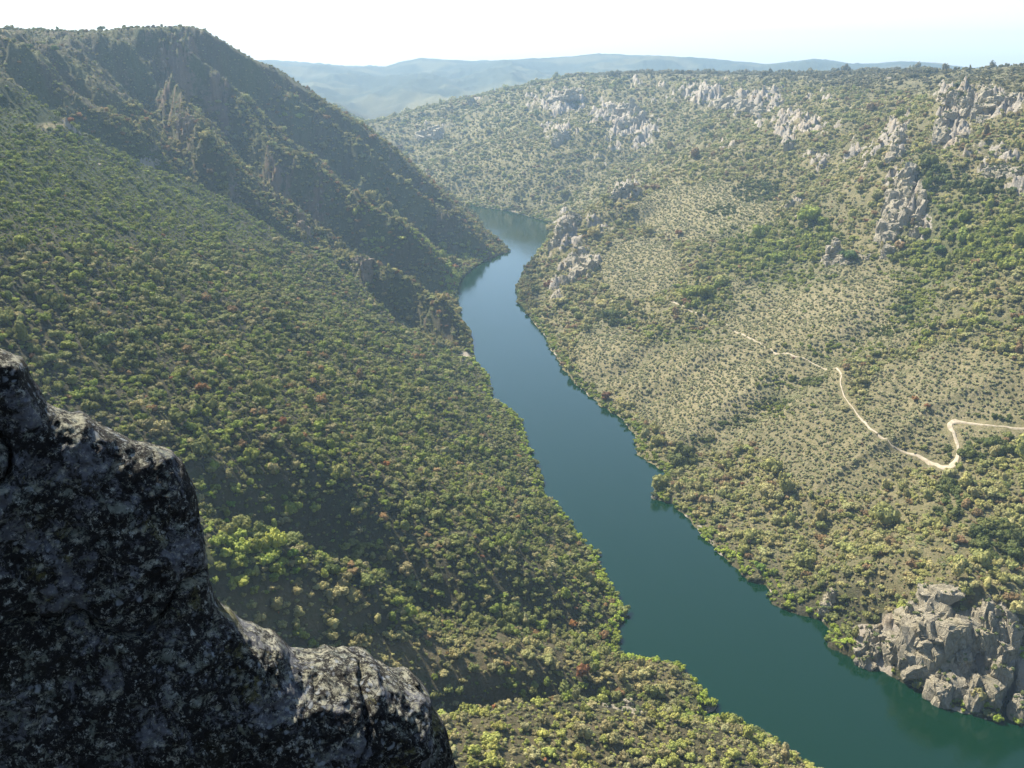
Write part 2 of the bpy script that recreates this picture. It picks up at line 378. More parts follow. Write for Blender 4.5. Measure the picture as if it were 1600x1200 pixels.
# screen height of the ground along each azimuth, to know what the viewpoint can see
EL = (Z - H) / R
HOR = np.maximum.accumulate(EL, axis=0)
def visible(x, y, z, slack=0.0):
    r = np.hypot(x, y)
    return (z - H) / r + slack >= lerp_grid(HOR, x, y) - 0.004
def hit(u, v):
    """where the ray through photograph point (u, v) meets the land"""
    x, y, w = ray(u, v)
    t = np.geomspace(60, 14000, 5000)
    X, Y, W = x * t, y * t, H + w * t
    g = ground(X, Y) - W
    k = np.argmax(g > 0)
    if g[k] <= 0: k = len(t) - 1
    return np.array([X[k], Y[k], ground(X[k:k + 1], Y[k:k + 1])[0]])

# ------------------------------------------------------------------ material helpers
def new_mat(name):
    m = bpy.data.materials.new(name); m.use_nodes = True
    nt = m.node_tree; b = nt.nodes['Principled BSDF']
    b.inputs['Specular IOR Level'].default_value = 0.2
    b.inputs['Roughness'].default_value = 0.9
    return m, nt, b
def N(nt, t, **kw):
    nd = nt.nodes.new(t)
    for k, v in kw.items(): setattr(nd, k, v)
    return nd
def noise(nt, scale, detail=5, rough=0.6, coord=None, out='Fac'):
    nd = N(nt, 'ShaderNodeTexNoise'); nd.inputs['Scale'].default_value = scale; nd.inputs['Detail'].default_value = detail
    nd.inputs['Roughness'].default_value = rough
    if coord is not None: nt.links.new(coord, nd.inputs['Vector'])
    return nd.outputs[out]
def ramp(nt, inp, stops):
    r = N(nt, 'ShaderNodeValToRGB'); e = r.color_ramp.elements
    while len(e) < len(stops): e.new(0.5)
    for k, (p, c) in enumerate(stops):
        e[k].position = p; e[k].color = (c, c, c, 1) if isinstance(c, (int, float)) else (*c, 1)
    nt.links.new(inp, r.inputs[0]); return r.outputs[0]
def mix(nt, fac, a, b, mode='MIX'):
    m = N(nt, 'ShaderNodeMix', data_type='RGBA', blend_type=mode)
    for s, v in ((m.inputs[0], fac), (m.inputs[6], a), (m.inputs[7], b)):
        if isinstance(v, (int, float)): s.default_value = v
        elif isinstance(v, tuple): s.default_value = (*v, 1)
        else: nt.links.new(v, s)
    return m.outputs[2]
def bump(nt, b, h, dist, strength=1.0):
    bp = N(nt, 'ShaderNodeBump'); bp.inputs['Distance'].default_value = dist; bp.inputs['Strength'].default_value = strength
    nt.links.new(h, bp.inputs['Height']); nt.links.new(bp.outputs[0], b.inputs['Normal'])
def mesh_np(name, verts, faces, mat, smooth=True, parent=None, uv=None):
    me = bpy.data.meshes.new(name)
    verts = np.asarray(verts, np.float32); faces = np.asarray(faces, np.int32)
    k = faces.shape[1]
    me.vertices.add(len(verts)); me.vertices.foreach_set('co', verts.ravel())
    me.loops.add(faces.size); me.loops.foreach_set('vertex_index', faces.ravel())
    me.polygons.add(len(faces)); me.polygons.foreach_set('loop_start', np.arange(0, faces.size, k, dtype=np.int32))
    me.polygons.foreach_set('use_smooth', np.full(len(faces), smooth, bool))
    me.update(); me.validate()
    me.materials.append(mat)
    o = bpy.data.objects.new(name, me); COL.objects.link(o)
    if parent: o.parent = parent
    return o
def tag(o, label=None, cat=None, group=None, kind=None):
    if label: o['label'] = label
    if cat: o['category'] = cat
    if group: o['group'] = group
    if kind: o['kind'] = kind
    return o

# ------------------------------------------------------------------ land cover
# zones by photograph position of the spot of ground
DARKW = [(1060,725,30,10,1),(1100,690,30,9,1),(1150,660,30,9,1),(1205,630,30,8,1),(1260,598,30,8,.8),(1380,520,30,9,.9),(1415,485,14,22,1),(1560,660,60,12,.7),(1530,705,60,20,.8),(1480,790,30,50,.7),(1560,850,60,40,.6),(1130,330,40,14,.5),(960,500,40,16,.6),(1470,280,50,20,.9),(1550,300,50,24,.8),(1180,300,60,30,.5)]
BRIGHT = [(1190,400,60,35,1),(1260,385,50,30,1),(1220,430,60,20,.8),(1460,400,60,45,1),(1540,380,80,50,1),(1430,470,30,40,1),(1600,370,50,50,1),
          (1480,340,60,40,.8),(1100,465,40,14,.9),(1050,520,50,14,.7),(1310,545,50,10,.7),(1230,600,40,8,.8),(1190,640,40,8,.7),(620,380,70,30,.7),(720,395,60,16,.9),
          (560,330,60,16,.5),(705,440,20,30,1),(450,180,70,14,.5),(350,870,60,30,.8),(420,880,60,16,.7),(1500,500,100,20,.4)]
OLIVE = [(1300,480,160,70,1),(1150,600,160,90,1),(1480,620,130,70,.8),(1100,330,110,50,.8),(950,560,60,60,.6),(1300,700,160,80,.5),(1000,420,80,60,.6)]
gm, gt, gb = new_mat('hillside_soil')
geo = N(gt, 'ShaderNodeNewGeometry'); tc = N(gt, 'ShaderNodeTexCoord')
P_ = tc.outputs['Object']
a1 = N(gt, 'ShaderNodeAttribute', attribute_name='soil'); a2 = N(gt, 'ShaderNodeAttribute', attribute_name='rock')
soilc = mix(gt, ramp(gt, noise(gt, 0.35, 6, 0.7, P_), [(0.35, 0), (0.65, 1)]), mix(gt, 1.0, a1.outputs['Color'], (0.55, 0.62, 0.45), 'MULTIPLY'), a1.outputs['Color'])
soilc = mix(gt, ramp(gt, noise(gt, 0.09, 4, 0.6, P_), [(0.52, 0), (0.66, 1)]), soilc, mix(gt, 0.5, soilc, (0.07, 0.085, 0.03)))
rockc = mix(gt, noise(gt, 0.25, 6, 0.75, P_), (0.20, 0.18, 0.155), (0.48, 0.43, 0.345))
rockc = mix(gt, ramp(gt, noise(gt, 0.05, 5, 0.6, P_), [(0.5, 0), (0.65, 0.5)]), rockc, (0.34, 0.25, 0.15))
dotz = N(gt, 'ShaderNodeSeparateXYZ'); gt.links.new(geo.outputs['Normal'], dotz.inputs[0])
steep = ramp(gt, dotz.outputs[2], [(0.45, 1), (0.8, 0)])
mm = N(gt, 'ShaderNodeMath', operation='MULTIPLY'); gt.links.new(a2.outputs['Fac'], mm.inputs[0]); mm.inputs[1].default_value = 1.0
ad = N(gt, 'ShaderNodeMath', operation='MULTIPLY_ADD'); gt.links.new(steep, ad.inputs[0]); ad.inputs[1].default_value = 0.33; gt.links.new(mm.outputs[0], ad.inputs[2])
nz = N(gt, 'ShaderNodeMath', operation='MULTIPLY_ADD'); gt.links.new(noise(gt, 0.12, 6, 0.7, P_), nz.inputs[0]); nz.inputs[1].default_value = 0.9; gt.links.new(ad.outputs[0], nz.inputs[2])
a3 = N(gt, 'ShaderNodeAttribute', attribute_name='brown'); rockc = mix(gt, a3.outputs['Fac'], rockc, mix(gt, 1.0, rockc, (.55, .45, .38), 'MULTIPLY'))
rf = ramp(gt, nz.outputs[0], [(0.85, 0), (1.05, 1)])
gt.links.new(mix(gt, rf, soilc, rockc), gb.inputs['Base Color'])
bump(gt, gb, noise(gt, 0.5, 8, 0.75, P_), 3.0)

idx = np.arange(NR * NP).reshape(NR, NP)
quads = np.stack([idx[:-1, :-1], idx[:-1, 1:], idx[1:, 1:], idx[1:, :-1]], -1).reshape(-1, 4)
land = mesh_np('ground', np.stack([GX, GY, Z], -1).reshape(-1, 3), quads, gm)
tag(land, kind='structure')
def lc(*c): return np.array(c, float)
olv = np.clip(blob(U, V, OLIVE), 0, 1); brt = np.clip(blob(U, V, BRIGHT), 0, 1)
n1 = sm(-0.5, 0.5, fbm(GX / 55, GY / 55, 4, 80))
cl = np.zeros((NR, NP, 3))
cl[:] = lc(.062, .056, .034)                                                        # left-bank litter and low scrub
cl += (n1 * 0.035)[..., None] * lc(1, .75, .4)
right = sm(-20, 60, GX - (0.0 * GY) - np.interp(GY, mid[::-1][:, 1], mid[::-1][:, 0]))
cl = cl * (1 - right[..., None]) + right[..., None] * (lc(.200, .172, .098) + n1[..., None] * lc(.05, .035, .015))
cl = cl * (1 - olv[..., None] * right[..., None] * .8) + olv[..., None] * right[..., None] * .8 * lc(.36, .30, .19)
cl = cl * (1 - brt[..., None] * .7) + brt[..., None] * .7 * lc(.08, .105, .035)
cl = cl * (1 - mountain[..., None] * .7) + mountain[..., None] * .7 * (lc(.150, .120, .075) + n1[..., None] * lc(-.02, .02, -.015))
ghill = sm(0, 1, (430 - (V - 0.25 * U * 0)) / 160) * (1 - mountain) * sm(30, -120, GX) * sm(1600, 1400, GY)
cl = cl * (1 - ghill[..., None] * .7) + ghill[..., None] * .7 * lc(.045, .070, .016)
eo = sm(0.2, .8, blob(U, V, [(450,960,160,50,1),(700,1030,220,40,1),(1000,1060,90,30,1),(900,1150,300,50,.8)]))
cl = cl * (1 - eo[..., None] * .7) + eo[..., None] * .7 * lc(.21, .165, .095)
plat = sm(300, 350, Z) * (GX > 0)
cl = cl * (1 - plat[..., None] * .5) + plat[..., None] * .5 * lc(.20, .175, .10)
f2 = sm(5200, 6500, R)
cl = cl * (1 - f2[..., None]) + f2[..., None] * (lc(.045, .058, .040) + sm(.1, .5, fbm(GX / 500, GY / 500, 4, 90))[..., None] * lc(.07, .055, .03))
lt = sm(0.2, 0.8, blob(U, V, [(40,57,45,7,1),(80,195,30,6,.9),(130,85,60,8,.5),(1260,190,25,8,.8)]))
cl = cl * (1 - lt[..., None]) + lt[..., None] * lc(.36, .29, .17)
me = land.data
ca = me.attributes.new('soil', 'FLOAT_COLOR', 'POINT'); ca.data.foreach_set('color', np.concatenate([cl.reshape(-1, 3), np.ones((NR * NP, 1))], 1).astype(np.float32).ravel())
rockm = np.clip(rk * 0.75, 0, 1) * (1 - .55 * mountain) * (SD > -5) + 0.75 * sm(6, 1, SD) * sm(.0, .5, fbm(GX / 30, GY / 30, 3, 140))
rb = me.attributes.new('brown', 'FLOAT', 'POINT'); rb.data.foreach_set('value', mountain.astype(np.float32).ravel())
ra = me.attributes.new('rock', 'FLOAT', 'POINT'); ra.data.foreach_set('value', rockm.astype(np.float32).ravel())

# ------------------------------------------------------------------ water
wm, wt, wb = new_mat('river_water')
wb.inputs['Base Color'].default_value = (0.0012, 0.0175, 0.0070, 1)
wb.inputs['Roughness'].default_value = 0.06
wb.inputs['IOR'].default_value = 1.33
wb.inputs['Specular IOR Level'].default_value = 0.5
wtc = N(wt, 'ShaderNodeTexCoord')
wmap = N(wt, 'ShaderNodeMapping'); wmap.inputs['Scale'].default_value = (1.0, 0.45, 1); wmap.inputs['Rotation'].default_value = (0, 0, 0.3)
wt.links.new(wtc.outputs['Object'], wmap.inputs[0])
wh = mix(wt, 0.5, noise(wt, 0.35, 6, 0.6, wmap.outputs[0]), noise(wt, 0.03, 3, 0.5, wmap.outputs[0]))
bump(wt, wb, wh, 0.30, 0.75)
wpat = ramp(wt, noise(wt, 0.006, 4, 0.6, wmap.outputs[0]), [(.42, .05), (.62, .16)]); wt.links.new(wpat, wb.inputs['Roughness'])
water = mesh_np('river', [(-1600, 200, 0), (1500, 200, 0), (1500, 3700, 0), (-1600, 3700, 0)], [(0, 1, 2, 3)], wm, False)
tag(water, kind='structure')

# ------------------------------------------------------------------ haze
hm = bpy.data.materials.new('valley_haze'); hm.use_nodes = True
hn = hm.node_tree; hn.nodes.clear()
ho = hn.nodes.new('ShaderNodeOutputMaterial'); pv = hn.nodes.new('ShaderNodeVolumePrincipled')
pv.inputs['Color'].default_value = (0.50, 0.74, 1.0, 1); pv.inputs['Density'].default_value = HAZE_DENSITY; pv.inputs['Anisotropy'].default_value = 0.25
hn.links.new(pv.outputs[0], ho.inputs['Volume'])
hb = mesh_np('haze', [(x, y, z) for z in (-16, 760) for x, y in ((-15500, -300), (15500, -300), (15500, 15500), (-15500, 15500))],
             [(0, 3, 2, 1), (4, 5, 6, 7), (0, 1, 5, 4), (1, 2, 6, 5), (2, 3, 7, 6), (3, 0, 4, 7)], hm, False)
tag(hb, kind='stuff')

# ------------------------------------------------------------------ foliage and stone shapes
def leaf_mat(name, attr_rough=0.75, trans=0.30):
    m, nt, b = new_mat(name)
    at = N(nt, 'ShaderNodeAttribute', attribute_name='tint'); at.attribute_type = 'INSTANCER'
    t = N(nt, 'ShaderNodeTexCoord')
    f = noise(nt, 1.6, 4, 0.7, t.outputs['Object'])
    c = mix(nt, ramp(nt, f, [(0.35, 0), (0.65, 1)]), mix(nt, 1.0, at.outputs['Color'], (0.72, 0.80, 0.75), 'MULTIPLY'), mix(nt, 1.0, at.outputs['Color'], (1.28, 1.20, 1.1), 'MULTIPLY'))
    nt.links.new(c, b.inputs['Base Color']); b.inputs['Roughness'].default_value = attr_rough
    tr = N(nt, 'ShaderNodeBsdfTranslucent'); nt.links.new(c, tr.inputs[0])
    ms = N(nt, 'ShaderNodeMixShader'); ms.inputs[0].default_value = trans
    nt.links.new(b.outputs[0], ms.inputs[1]); nt.links.new(tr.outputs[0], ms.inputs[2])
    nt.links.new(ms.outputs[0], nt.nodes['Material Output'].inputs['Surface'])
    return m
LEAF = leaf_mat('foliage')
BARK, bt, bb = new_mat('bark'); bt.links.new(ramp(bt, noise(bt, 6, 4), [(0.3, (0.05, 0.04, 0.03)), (0.7, (0.14, 0.11, 0.08))]), bb.inputs['Base Color'])
STONE, st, sb = new_mat('granite')
_tc = N(st, 'ShaderNodeNewGeometry').outputs['Position']
_c = mix(st, ramp(st, noise(st, 0.35, 7, 0.75, _tc), [(0.3, 0), (0.7, 1)]), (0.24, 0.215, 0.18), (0.56, 0.505, 0.41))
_c = mix(st, ramp(st, noise(st, 0.06, 5, 0.6, _tc), [(0.5, 0), (0.66, 0.55)]), _c, (0.44, 0.38, 0.25))
_at = N(st, 'ShaderNodeAttribute', attribute_name='tint'); _at.attribute_type = 'INSTANCER'
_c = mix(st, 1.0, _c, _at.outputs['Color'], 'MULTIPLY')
st.links.new(_c, sb.inputs['Base Color'])
_mp = N(st, 'ShaderNodeMapping'); _mp.inputs['Scale'].default_value = (1, 1, .28); st.links.new(_tc, _mp.inputs[0])
_vo = N(st, 'ShaderNodeTexVoronoi', feature='DISTANCE_TO_EDGE'); _vo.inputs['Scale'].default_value = .28; st.links.new(mix(st, .12, _mp.outputs[0], noise(st, .9, 4, .7, _tc, 'Color'), 'ADD'), _vo.inputs['Vector'])
_ck = ramp(st, _vo.outputs['Distance'], [(0, 0), (.05, 1)])
bump(st, sb, mix(st, .7, noise(st, 0.8, 8, 0.8, _mp.outputs[0]), _ck, 'MULTIPLY'), 3.0)

def icos(sub):
    bm = bmesh.new(); bmesh.ops.create_icosphere(bm, subdivisions=sub, radius=1.0)
    v = np.array([x.co for x in bm.verts]); f = np.array([[q.index for q in x.verts] for x in bm.faces]); bm.free()
    return v, f
def unit(a): return a / (np.linalg.norm(a, axis=-1, keepdims=True) + 1e-9)
def crown_mesh(name, g, nl, nleaf, flat=0.8, spread=0.55, leaf=0.17):
    """a crown of about unit radius standing on z = 0: lumpy limbs of foliage covered in leaf sprays"""
    iv, if_ = icos(1)
    VV = []; FF = []; off = 0
    lobes = []
    for k in range(nl):
        a = g.random() * 6.283; r = spread * math.sqrt(g.random()) if k else 0
        R_ = (0.58 if k == 0 else g.uniform(.24, .46))
        c = np.array([r * math.cos(a) * 1.15, r * math.sin(a) * 1.15, flat * g.uniform(.45, 1.0) if k else flat * .62])
        lobes.append((c, R_))
        v = iv * R_ * np.array([1, 1, flat * .95]) * 0.92 * (1 + .13 * g.standard_normal((len(iv), 1))) + c
        VV.append(v); FF.append(np.c_[if_, if_[:, 2]] + off); off += len(v)
    # sprays
    ps = []; ns = []
    for k in range(nleaf):
        c, R_ = lobes[g.integers(len(lobes))]
        d = unit(g.standard_normal(3)); d[2] = abs(d[2]) * 1.1 - .35; d = unit(d)
        ps.append(c + d * R_ * g.uniform(.88, 1.08) * np.array([1, 1, flat])); ns.append(unit(d + g.standard_normal(3) * .3))
    ps = np.array(ps); ns = np.array(ns)
    t = unit(np.cross(ns, g.standard_normal(ns.shape))); b_ = np.cross(ns, t)
    s = leaf * g.uniform(.6, 1.3, (nleaf, 1))
    q = np.stack([ps + t * s, ps + b_ * s * .75, ps - t * s, ps - b_ * s * .75], 1).reshape(-1, 3)
    q[:, 2] = np.maximum(q[:, 2], 0.02)
    VV.append(q); FF.append(np.arange(len(q)).reshape(-1, 4) + off)
    v = np.concatenate(VV); f = np.concatenate(FF)
    tri = f[f[:, 2] == f[:, 3]][:, :3]; qd = f[f[:, 2] != f[:, 3]]
    me = bpy.data.meshes.new(name)
    me.from_pydata(v.tolist(), [], tri.tolist() + qd.tolist())
    me.materials.append(LEAF)
    return me
g_ = np.random.default_rng(3)
OAK = [crown_mesh('oak_crown', g_, 12, 340, .95, .72, .125) for _ in range(9)]
SHRUB = [crown_mesh('shrub', g_, 6, 150, .8, .5, .17) for _ in range(7)]
TALL = [crown_mesh('tall_crown', g_, 8, 280, 1.3, .4, .13) for _ in range(4)]
def hull_mesh(name, g, n_, sc, sub=1, amp=.07):
    bm = bmesh.new()
    for k in range(n_):
        d = unit(g.standard_normal(3)); bm.verts.new(Vector(d * g.uniform(.75, 1.0) * np.array(sc)))
    r = bmesh.ops.convex_hull(bm, input=bm.verts)
    bmesh.ops.delete(bm, geom=[e for e in r['geom_interior'] if isinstance(e, bmesh.types.BMVert)], context='VERTS')
    if sub: bmesh.ops.subdivide_edges(bm, edges=bm.edges, cuts=sub, use_grid_fill=True)
    bmesh.ops.triangulate(bm, faces=bm.faces)
    for v in bm.verts: v.co += Vector(g.standard_normal(3) * amp)
    me = bpy.data.meshes.new(name); bm.to_mesh(me); bm.free(); me.materials.append(STONE)
    return me
BLOCK = [hull_mesh('block', g_, 16, (1, .8, .8)) for _ in range(6)] + [hull_mesh('block', g_, 16, (.7, .6, 1.3)) for _ in range(6)]

# ------------------------------------------------------------------ dirt track
TRACK = [(1040,466),(1058,476),(1075,486),(1110,497),(1133,505),(1140,513),(1155,522),(1190,540),(1225,555),(1270,567),(1298,577),(1316,585),(1312,598),(1316,612),(1326,632),(1345,655),(1360,672),
         (1375,685),(1390,697),(1405,703),(1425,711),(1440,715),(1455,725),(1472,731),(1486,731),(1494,722),(1497,708),(1497,696),(1491,680),(1484,668),(1484,662),(1495,659),(1520,663),(1545,667),(1575,669),(1600,672),(1660,676)]
def poly_world(L): return np.array([hit(u, v)[:2] for u, v in L])
def chaikin(P, n_=2):
    for _ in range(n_):
        Q = np.empty((len(P) * 2 - 2, 2)); Q[0::2] = P[:-1] * .75 + P[1:] * .25; Q[1::2] = P[:-1] * .25 + P[1:] * .75
        P = np.concatenate([P[:1], Q, P[-1:]])
    return P
trk = densify(chaikin(poly_world(TRACK)), 3.0, False)
tm, tt, tb_ = new_mat('track_dirt')
tt.links.new(mix(tt, ramp(tt, noise(tt, .3, 6, .7, N(tt, 'ShaderNodeTexCoord').outputs['Object']), [(.35, 0), (.65, 1)]), (.25, .205, .14), (.42, .37, .28)), tb_.inputs['Base Color'])
def ribbon(P, width, lift, name, mat):
    T = unit(np.gradient(P, axis=0)); T = unit((T + np.roll(T, 1, 0) + np.roll(T, -1, 0)) if len(T) > 3 else T)
    Nn = np.c_[-T[:, 1], T[:, 0]]
    rows = []
    zc = ground(P[:, 0], P[:, 1]) ; k = np.ones(9) / 9; zc = np.convolve(np.pad(zc, 4, 'edge'), k, 'valid')
    for o in (-1, -.5, 0, .5, 1):
        q = P + Nn * (width[:, None] * o)
        z = np.maximum(ground(q[:, 0], q[:, 1]) + lift, zc + lift)
        rows.append(np.c_[q, z])
    # outer skirts down into the hillside
    for o, at_end in ((-1.12, 0), (1.12, -1)):
        q = P + Nn * (width[:, None] * o); r_ = np.c_[q, np.minimum(ground(q[:, 0], q[:, 1]) - 1.5, rows[at_end][:, 2] - 1.5)]
        rows = [r_] + rows if o < 0 else rows + [r_]
    n_ = len(P); v = np.concatenate(rows); f = []
    for a in range(len(rows) - 1):
        i_ = np.arange(n_ - 1)
        f.append(np.c_[a * n_ + i_, a * n_ + i_ + 1, (a + 1) * n_ + i_ + 1, (a + 1) * n_ + i_])
    return mesh_np(name, v, np.concatenate(f), mat)
tu, tv = proj(trk[:, 0], trk[:, 1], ground(trk[:, 0], trk[:, 1]))
tw = .5 + .3 * np.sin(np.arange(len(trk)) * .21) + .85 * sm(1400, 1440, tu) - .35 * sm(1505, 1515, tu) - .5 * sm(1515, 1530, tu) * sm(1575, 1560, tu) + 2.2 * np.exp(-((tu - 1484) / 14) ** 2 - ((tv - 727) / 10) ** 2) + 1.0 * np.exp(-((tu - 1490) / 10) ** 2 - ((tv - 662) / 6) ** 2)
tag(ribbon(trk, tw, .45, 'dirt_track', tm), kind='structure')

# ------------------------------------------------------------------ where plants and stones grow
def dist_to(P, x, y):
    d = np.full(len(x), 1e9)
    for a in range(0, len(P), 64):
        Q = P[a:a + 64]; d = np.minimum(d, np.sqrt(((x[:, None] - Q[None, :, 0]) ** 2 + (y[:, None] - Q[None, :, 1]) ** 2).min(1)))
    return d
def scatter(ymin, ymax, spacing, seed, az=34):
    """jittered grid of spots in the sector seen, culled to the side that could be looked at"""
    g = np.random.default_rng(seed)
    h = ymax * math.tan(math.radians(az))
    xs = np.arange(-h, h, spacing); ys = np.arange(ymin * math.cos(math.radians(az)), ymax, spacing)
    x, y = np.meshgrid(xs, ys); x = x.ravel() + g.uniform(-.5, .5, x.size) * spacing; y = y.ravel() + g.uniform(-.5, .5, y.size) * spacing
    k = (np.abs(np.arctan2(x, y)) < math.radians(az)) & (np.hypot(x, y) >= ymin) & (np.hypot(x, y) < ymax)
    x = x[k]; y = y[k]
    z = ground(x, y); k = (z > .25) & visible(x, y, z, 0.006); x, y, z = x[k], y[k], z[k]
    u, v = proj(x, y, z); k = (v < 1290) & (u > -160) & (u < 1760)
    return x[k], y[k], z[k], u[k], v[k], g
def hsv_tint(base, g, n_, dv=.25, dh=.15):
    dh = dh * .45
    c = np.tile(np.array(base), (n_, 1)) * (1 + g.uniform(-dv, dv, (n_, 1)))
    return c * (1 + g.uniform(-dh, dh, (n_, 3)) * np.array([1, .35, .8]))
rockg = np.clip(rk, 0, 1)
P_X = []; P_T = []; P_S = []; P_K = []; P_Zs = []      # position, tint, size, kind, vertical scale
def put(x, y, z, tint, size, kind, zs):
    P_X.append(np.c_[x, y, z]); P_T.append(tint); P_S.append(size); P_K.append(np.full(len(x), kind) if np.isscalar(kind) else kind); P_Zs.append(zs)
RUST = (.16, .085, .045)
def cover(ymin, ymax, spacing, seed, big=1.0):
    x, y, z, u, v, g = scatter(ymin, ymax, spacing, seed)
    sd_ = lerp_grid(SD, x, y); rkk = lerp_grid(rockg, x, y); ol = lerp_grid(olv, x, y); br = np.clip(blob(u, v, BRIGHT), 0, 1)
    rt = lerp_grid(right, x, y); mt = lerp_grid(mountain, x, y)
    ebr = blob(u, v, [(450,960,160,50,1),(700,1030,220,40,1),(1000,1060,90,30,.8)]); fr = ((v > 1095) & (u > 650) & (u < 1400) & (rt < .5)).astype(float) * (y < 520)
    gt_ = sm(470, 300, v) * (rt < .5) * (1 - mt) * (u < 520)
    cl_ = fbm(x / 28, y / 28, 3, 100); c2 = fbm(x / 90, y / 90, 3, 105); c3 = fbm(x / 9, y / 9, 2, 108)
    n_ = len(x); q = g.random(n_)
    row = (rt > .5) & (ol > .35) & (g.random(n_) < .45)
    gx1 = (ground(x + 3, y) - ground(x - 3, y)) / 6; gy1 = (ground(x, y + 3) - ground(x, y - 3)) / 6; gg = gx1 ** 2 + gy1 ** 2 + .02
    dz_ = (np.round(z / 4.2) * 4.2 - z) * .8
    x = np.where(row, x + np.clip(dz_ * gx1 / gg, -5, 5), x); y = np.where(row, y + np.clip(dz_ * gy1 / gg, -5, 5), y); z = np.where(row, ground(x, y), z)
    shore_ = sm(14, 3, sd_)
    dens = .93 - .15 * (cl_ < -.35)
    dens = np.where(rt > .5, .84 + .6 * cl_ + .4 * c2 + .3 * c3, dens)
    dens = np.where((rt > .5) & (ol > .3), .80 + .3 * c3, dens)
    dkw = blob(u, v, DARKW) * (rt > .5); dens = np.maximum(dens, br * 1.0); dens = np.maximum(dens, dkw); dens = np.maximum(dens, shore_ * .95); dens = np.where(mt > .5, 1.0 + .3 * c2 + .2 * cl_, dens)
    dens = np.where(ebr > .4, .72 + .3 * cl_, dens)
    dens *= 1 - (.86 - .4 * mt) * np.clip(rkk * 1.3, 0, 1)
    dens = np.where(z > 330, dens * .55, dens)
    dt = dist_to(trk, x, y); dens = np.where(dt < 1.1 + 1.9 * (u > 1300) + 3.0 * (u > 1430), 0, dens)
    dens = np.where(blob(u, v, [(975, 1104, 40, 9, 1)]) > .4, 0, dens); lt_ = blob(u, v, [(40,57,45,6,1),(80,195,30,6,.9),(1260,190,25,8,.8)]); dens = np.where(lt_ > .4, dens * .3, dens)
    k = q < dens
    x, y, z, u, v, sd_, rkk, ol, br, rt, mt, ebr, fr, gt_, cl_, c2, shore_ = [a[k] for a in (x, y, z, u, v, sd_, rkk, ol, br, rt, mt, ebr, fr, gt_, cl_, c2, shore_)]
    n_ = len(x)
    T = hsv_tint((.092, .108, .040), g, n_, .26, .14)                                  # left wood: grey-green holm oak and cork oak
    a = g.random(n_)
    T = np.where((a < .20)[:, None], hsv_tint((.108, .138, .032), g, n_, .2), T)      # fresher green
    T = np.where((a > .82)[:, None], hsv_tint((.128, .130, .070), g, n_, .2), T)      # sage
    T = np.where(((a > .77) & (a < .79))[:, None], hsv_tint((.13, .095, .05), g, n_, .25), T)   # brown
    S = g.lognormal(0, .42, n_) * 1.95
    S = np.where(rt > .5, g.lognormal(0, .46, n_) * 2.1, S)
    b_ = g.random(n_)
    Tr = np.where((b_ < .5)[:, None], hsv_tint((.235, .240, .120), g, n_, .25, .15), hsv_tint((.195, .215, .085), g, n_, .25, .15))
    Tr = np.where((b_ > .92)[:, None], hsv_tint((.17, .13, .075), g, n_, .2), Tr)
    T = np.where((rt > .5)[:, None], Tr, T)
    k = (rt > .5) & (ol > .3); T = np.where(k[:, None], hsv_tint((.235, .250, .150), g, n_, .16, .08), T); S = np.where(k, g.uniform(1.5, 2.3, n_), S)
    k = g.random(n_) < br * .85; T = np.where(k[:, None], hsv_tint((.140, .172, .042), g, n_, .3, .15), T); S = np.where(k, S * 1.45, S)
    dk = (blob(u, v, DARKW) > .35) & (rt > .5) & (g.random(n_) < .8); T = np.where(dk[:, None], hsv_tint((.082, .105, .036), g, n_, .25), T); S = np.where(dk, S * 1.35, S)
    k = (shore_ > .4) & (g.random(n_) < .6); T = np.where(k[:, None], hsv_tint((.145, .190, .035), g, n_, .22), T); S = np.where(k, g.uniform(1.8, 3.2, n_), S)
    k = mt > .5; S = np.where(k, S * 1.2, S); T = np.where((k & (br < .4))[:, None], hsv_tint((.125, .130, .055), g, n_, .3, .25), T); S = np.where(k, S * .95, S)
    k = k & (g.random(n_) < .10); T = np.where(k[:, None], hsv_tint((.13, .088, .045), g, n_, .3, .2), T)
    k = gt_ > .5; T = np.where(k[:, None], hsv_tint((.096, .122, .026), g, n_, .3, .15), T); S = np.where(k, S * .72, S)
    k = (ebr > .4) & (g.random(n_) < .8); T = np.where(k[:, None], hsv_tint((.150, .150, .075), g, n_, .25, .15), T)
    k = (fr > .5); T = np.where(k[:, None], np.where((g.random(n_) < .55)[:, None], hsv_tint((.165, .185, .060), g, n_, .25, .15), hsv_tint((.150, .150, .085), g, n_, .25, .15)), T); S = np.where(k, S * .85, S)
    k = g.random(n_) < .0012 * (1 + 1.5 * (rt < .5)); T = np.where(k[:, None], hsv_tint(RUST, g, n_, .3), T)
    plat_ = (z > 330) & (rt > .5); T = np.where(plat_[:, None], hsv_tint((.12, .12, .065), g, n_, .3), T)
    S = np.where((mt > .5) & (z > 330), S * .55, S); S = np.where((rt > .5) & (z > 330) & (y < 2300), S * .8, S)
    S = S * big
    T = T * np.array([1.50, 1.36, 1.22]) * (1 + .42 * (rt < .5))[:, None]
    K = np.where(S > 2.3 * big, g.integers(0, 9, n_), 9 + g.integers(0, 7, n_))
    K = np.where((S > 3.3 * big) & (g.random(n_) < .25), 16 + g.integers(0, 4, n_), K)
    k = (rt > .5) & (K < 9) & (S < 2.4); K = np.where(k, 9 + K % 7, K)
    put(x, y, z - .15 * S, T, S, K, g.uniform(.7, 1.45, n_))
cover(90, 330, 4.2, 9)
cover(330, 620, 3.75, 1)
cover(620, 1150, 3.85, 2)
cover(1150, 2000, 4.6, 3, 1.1)
cover(2000, 3300, 6.5, 4, 1.25)
cover(3300, 5200, 11.0, 5, 1.7)
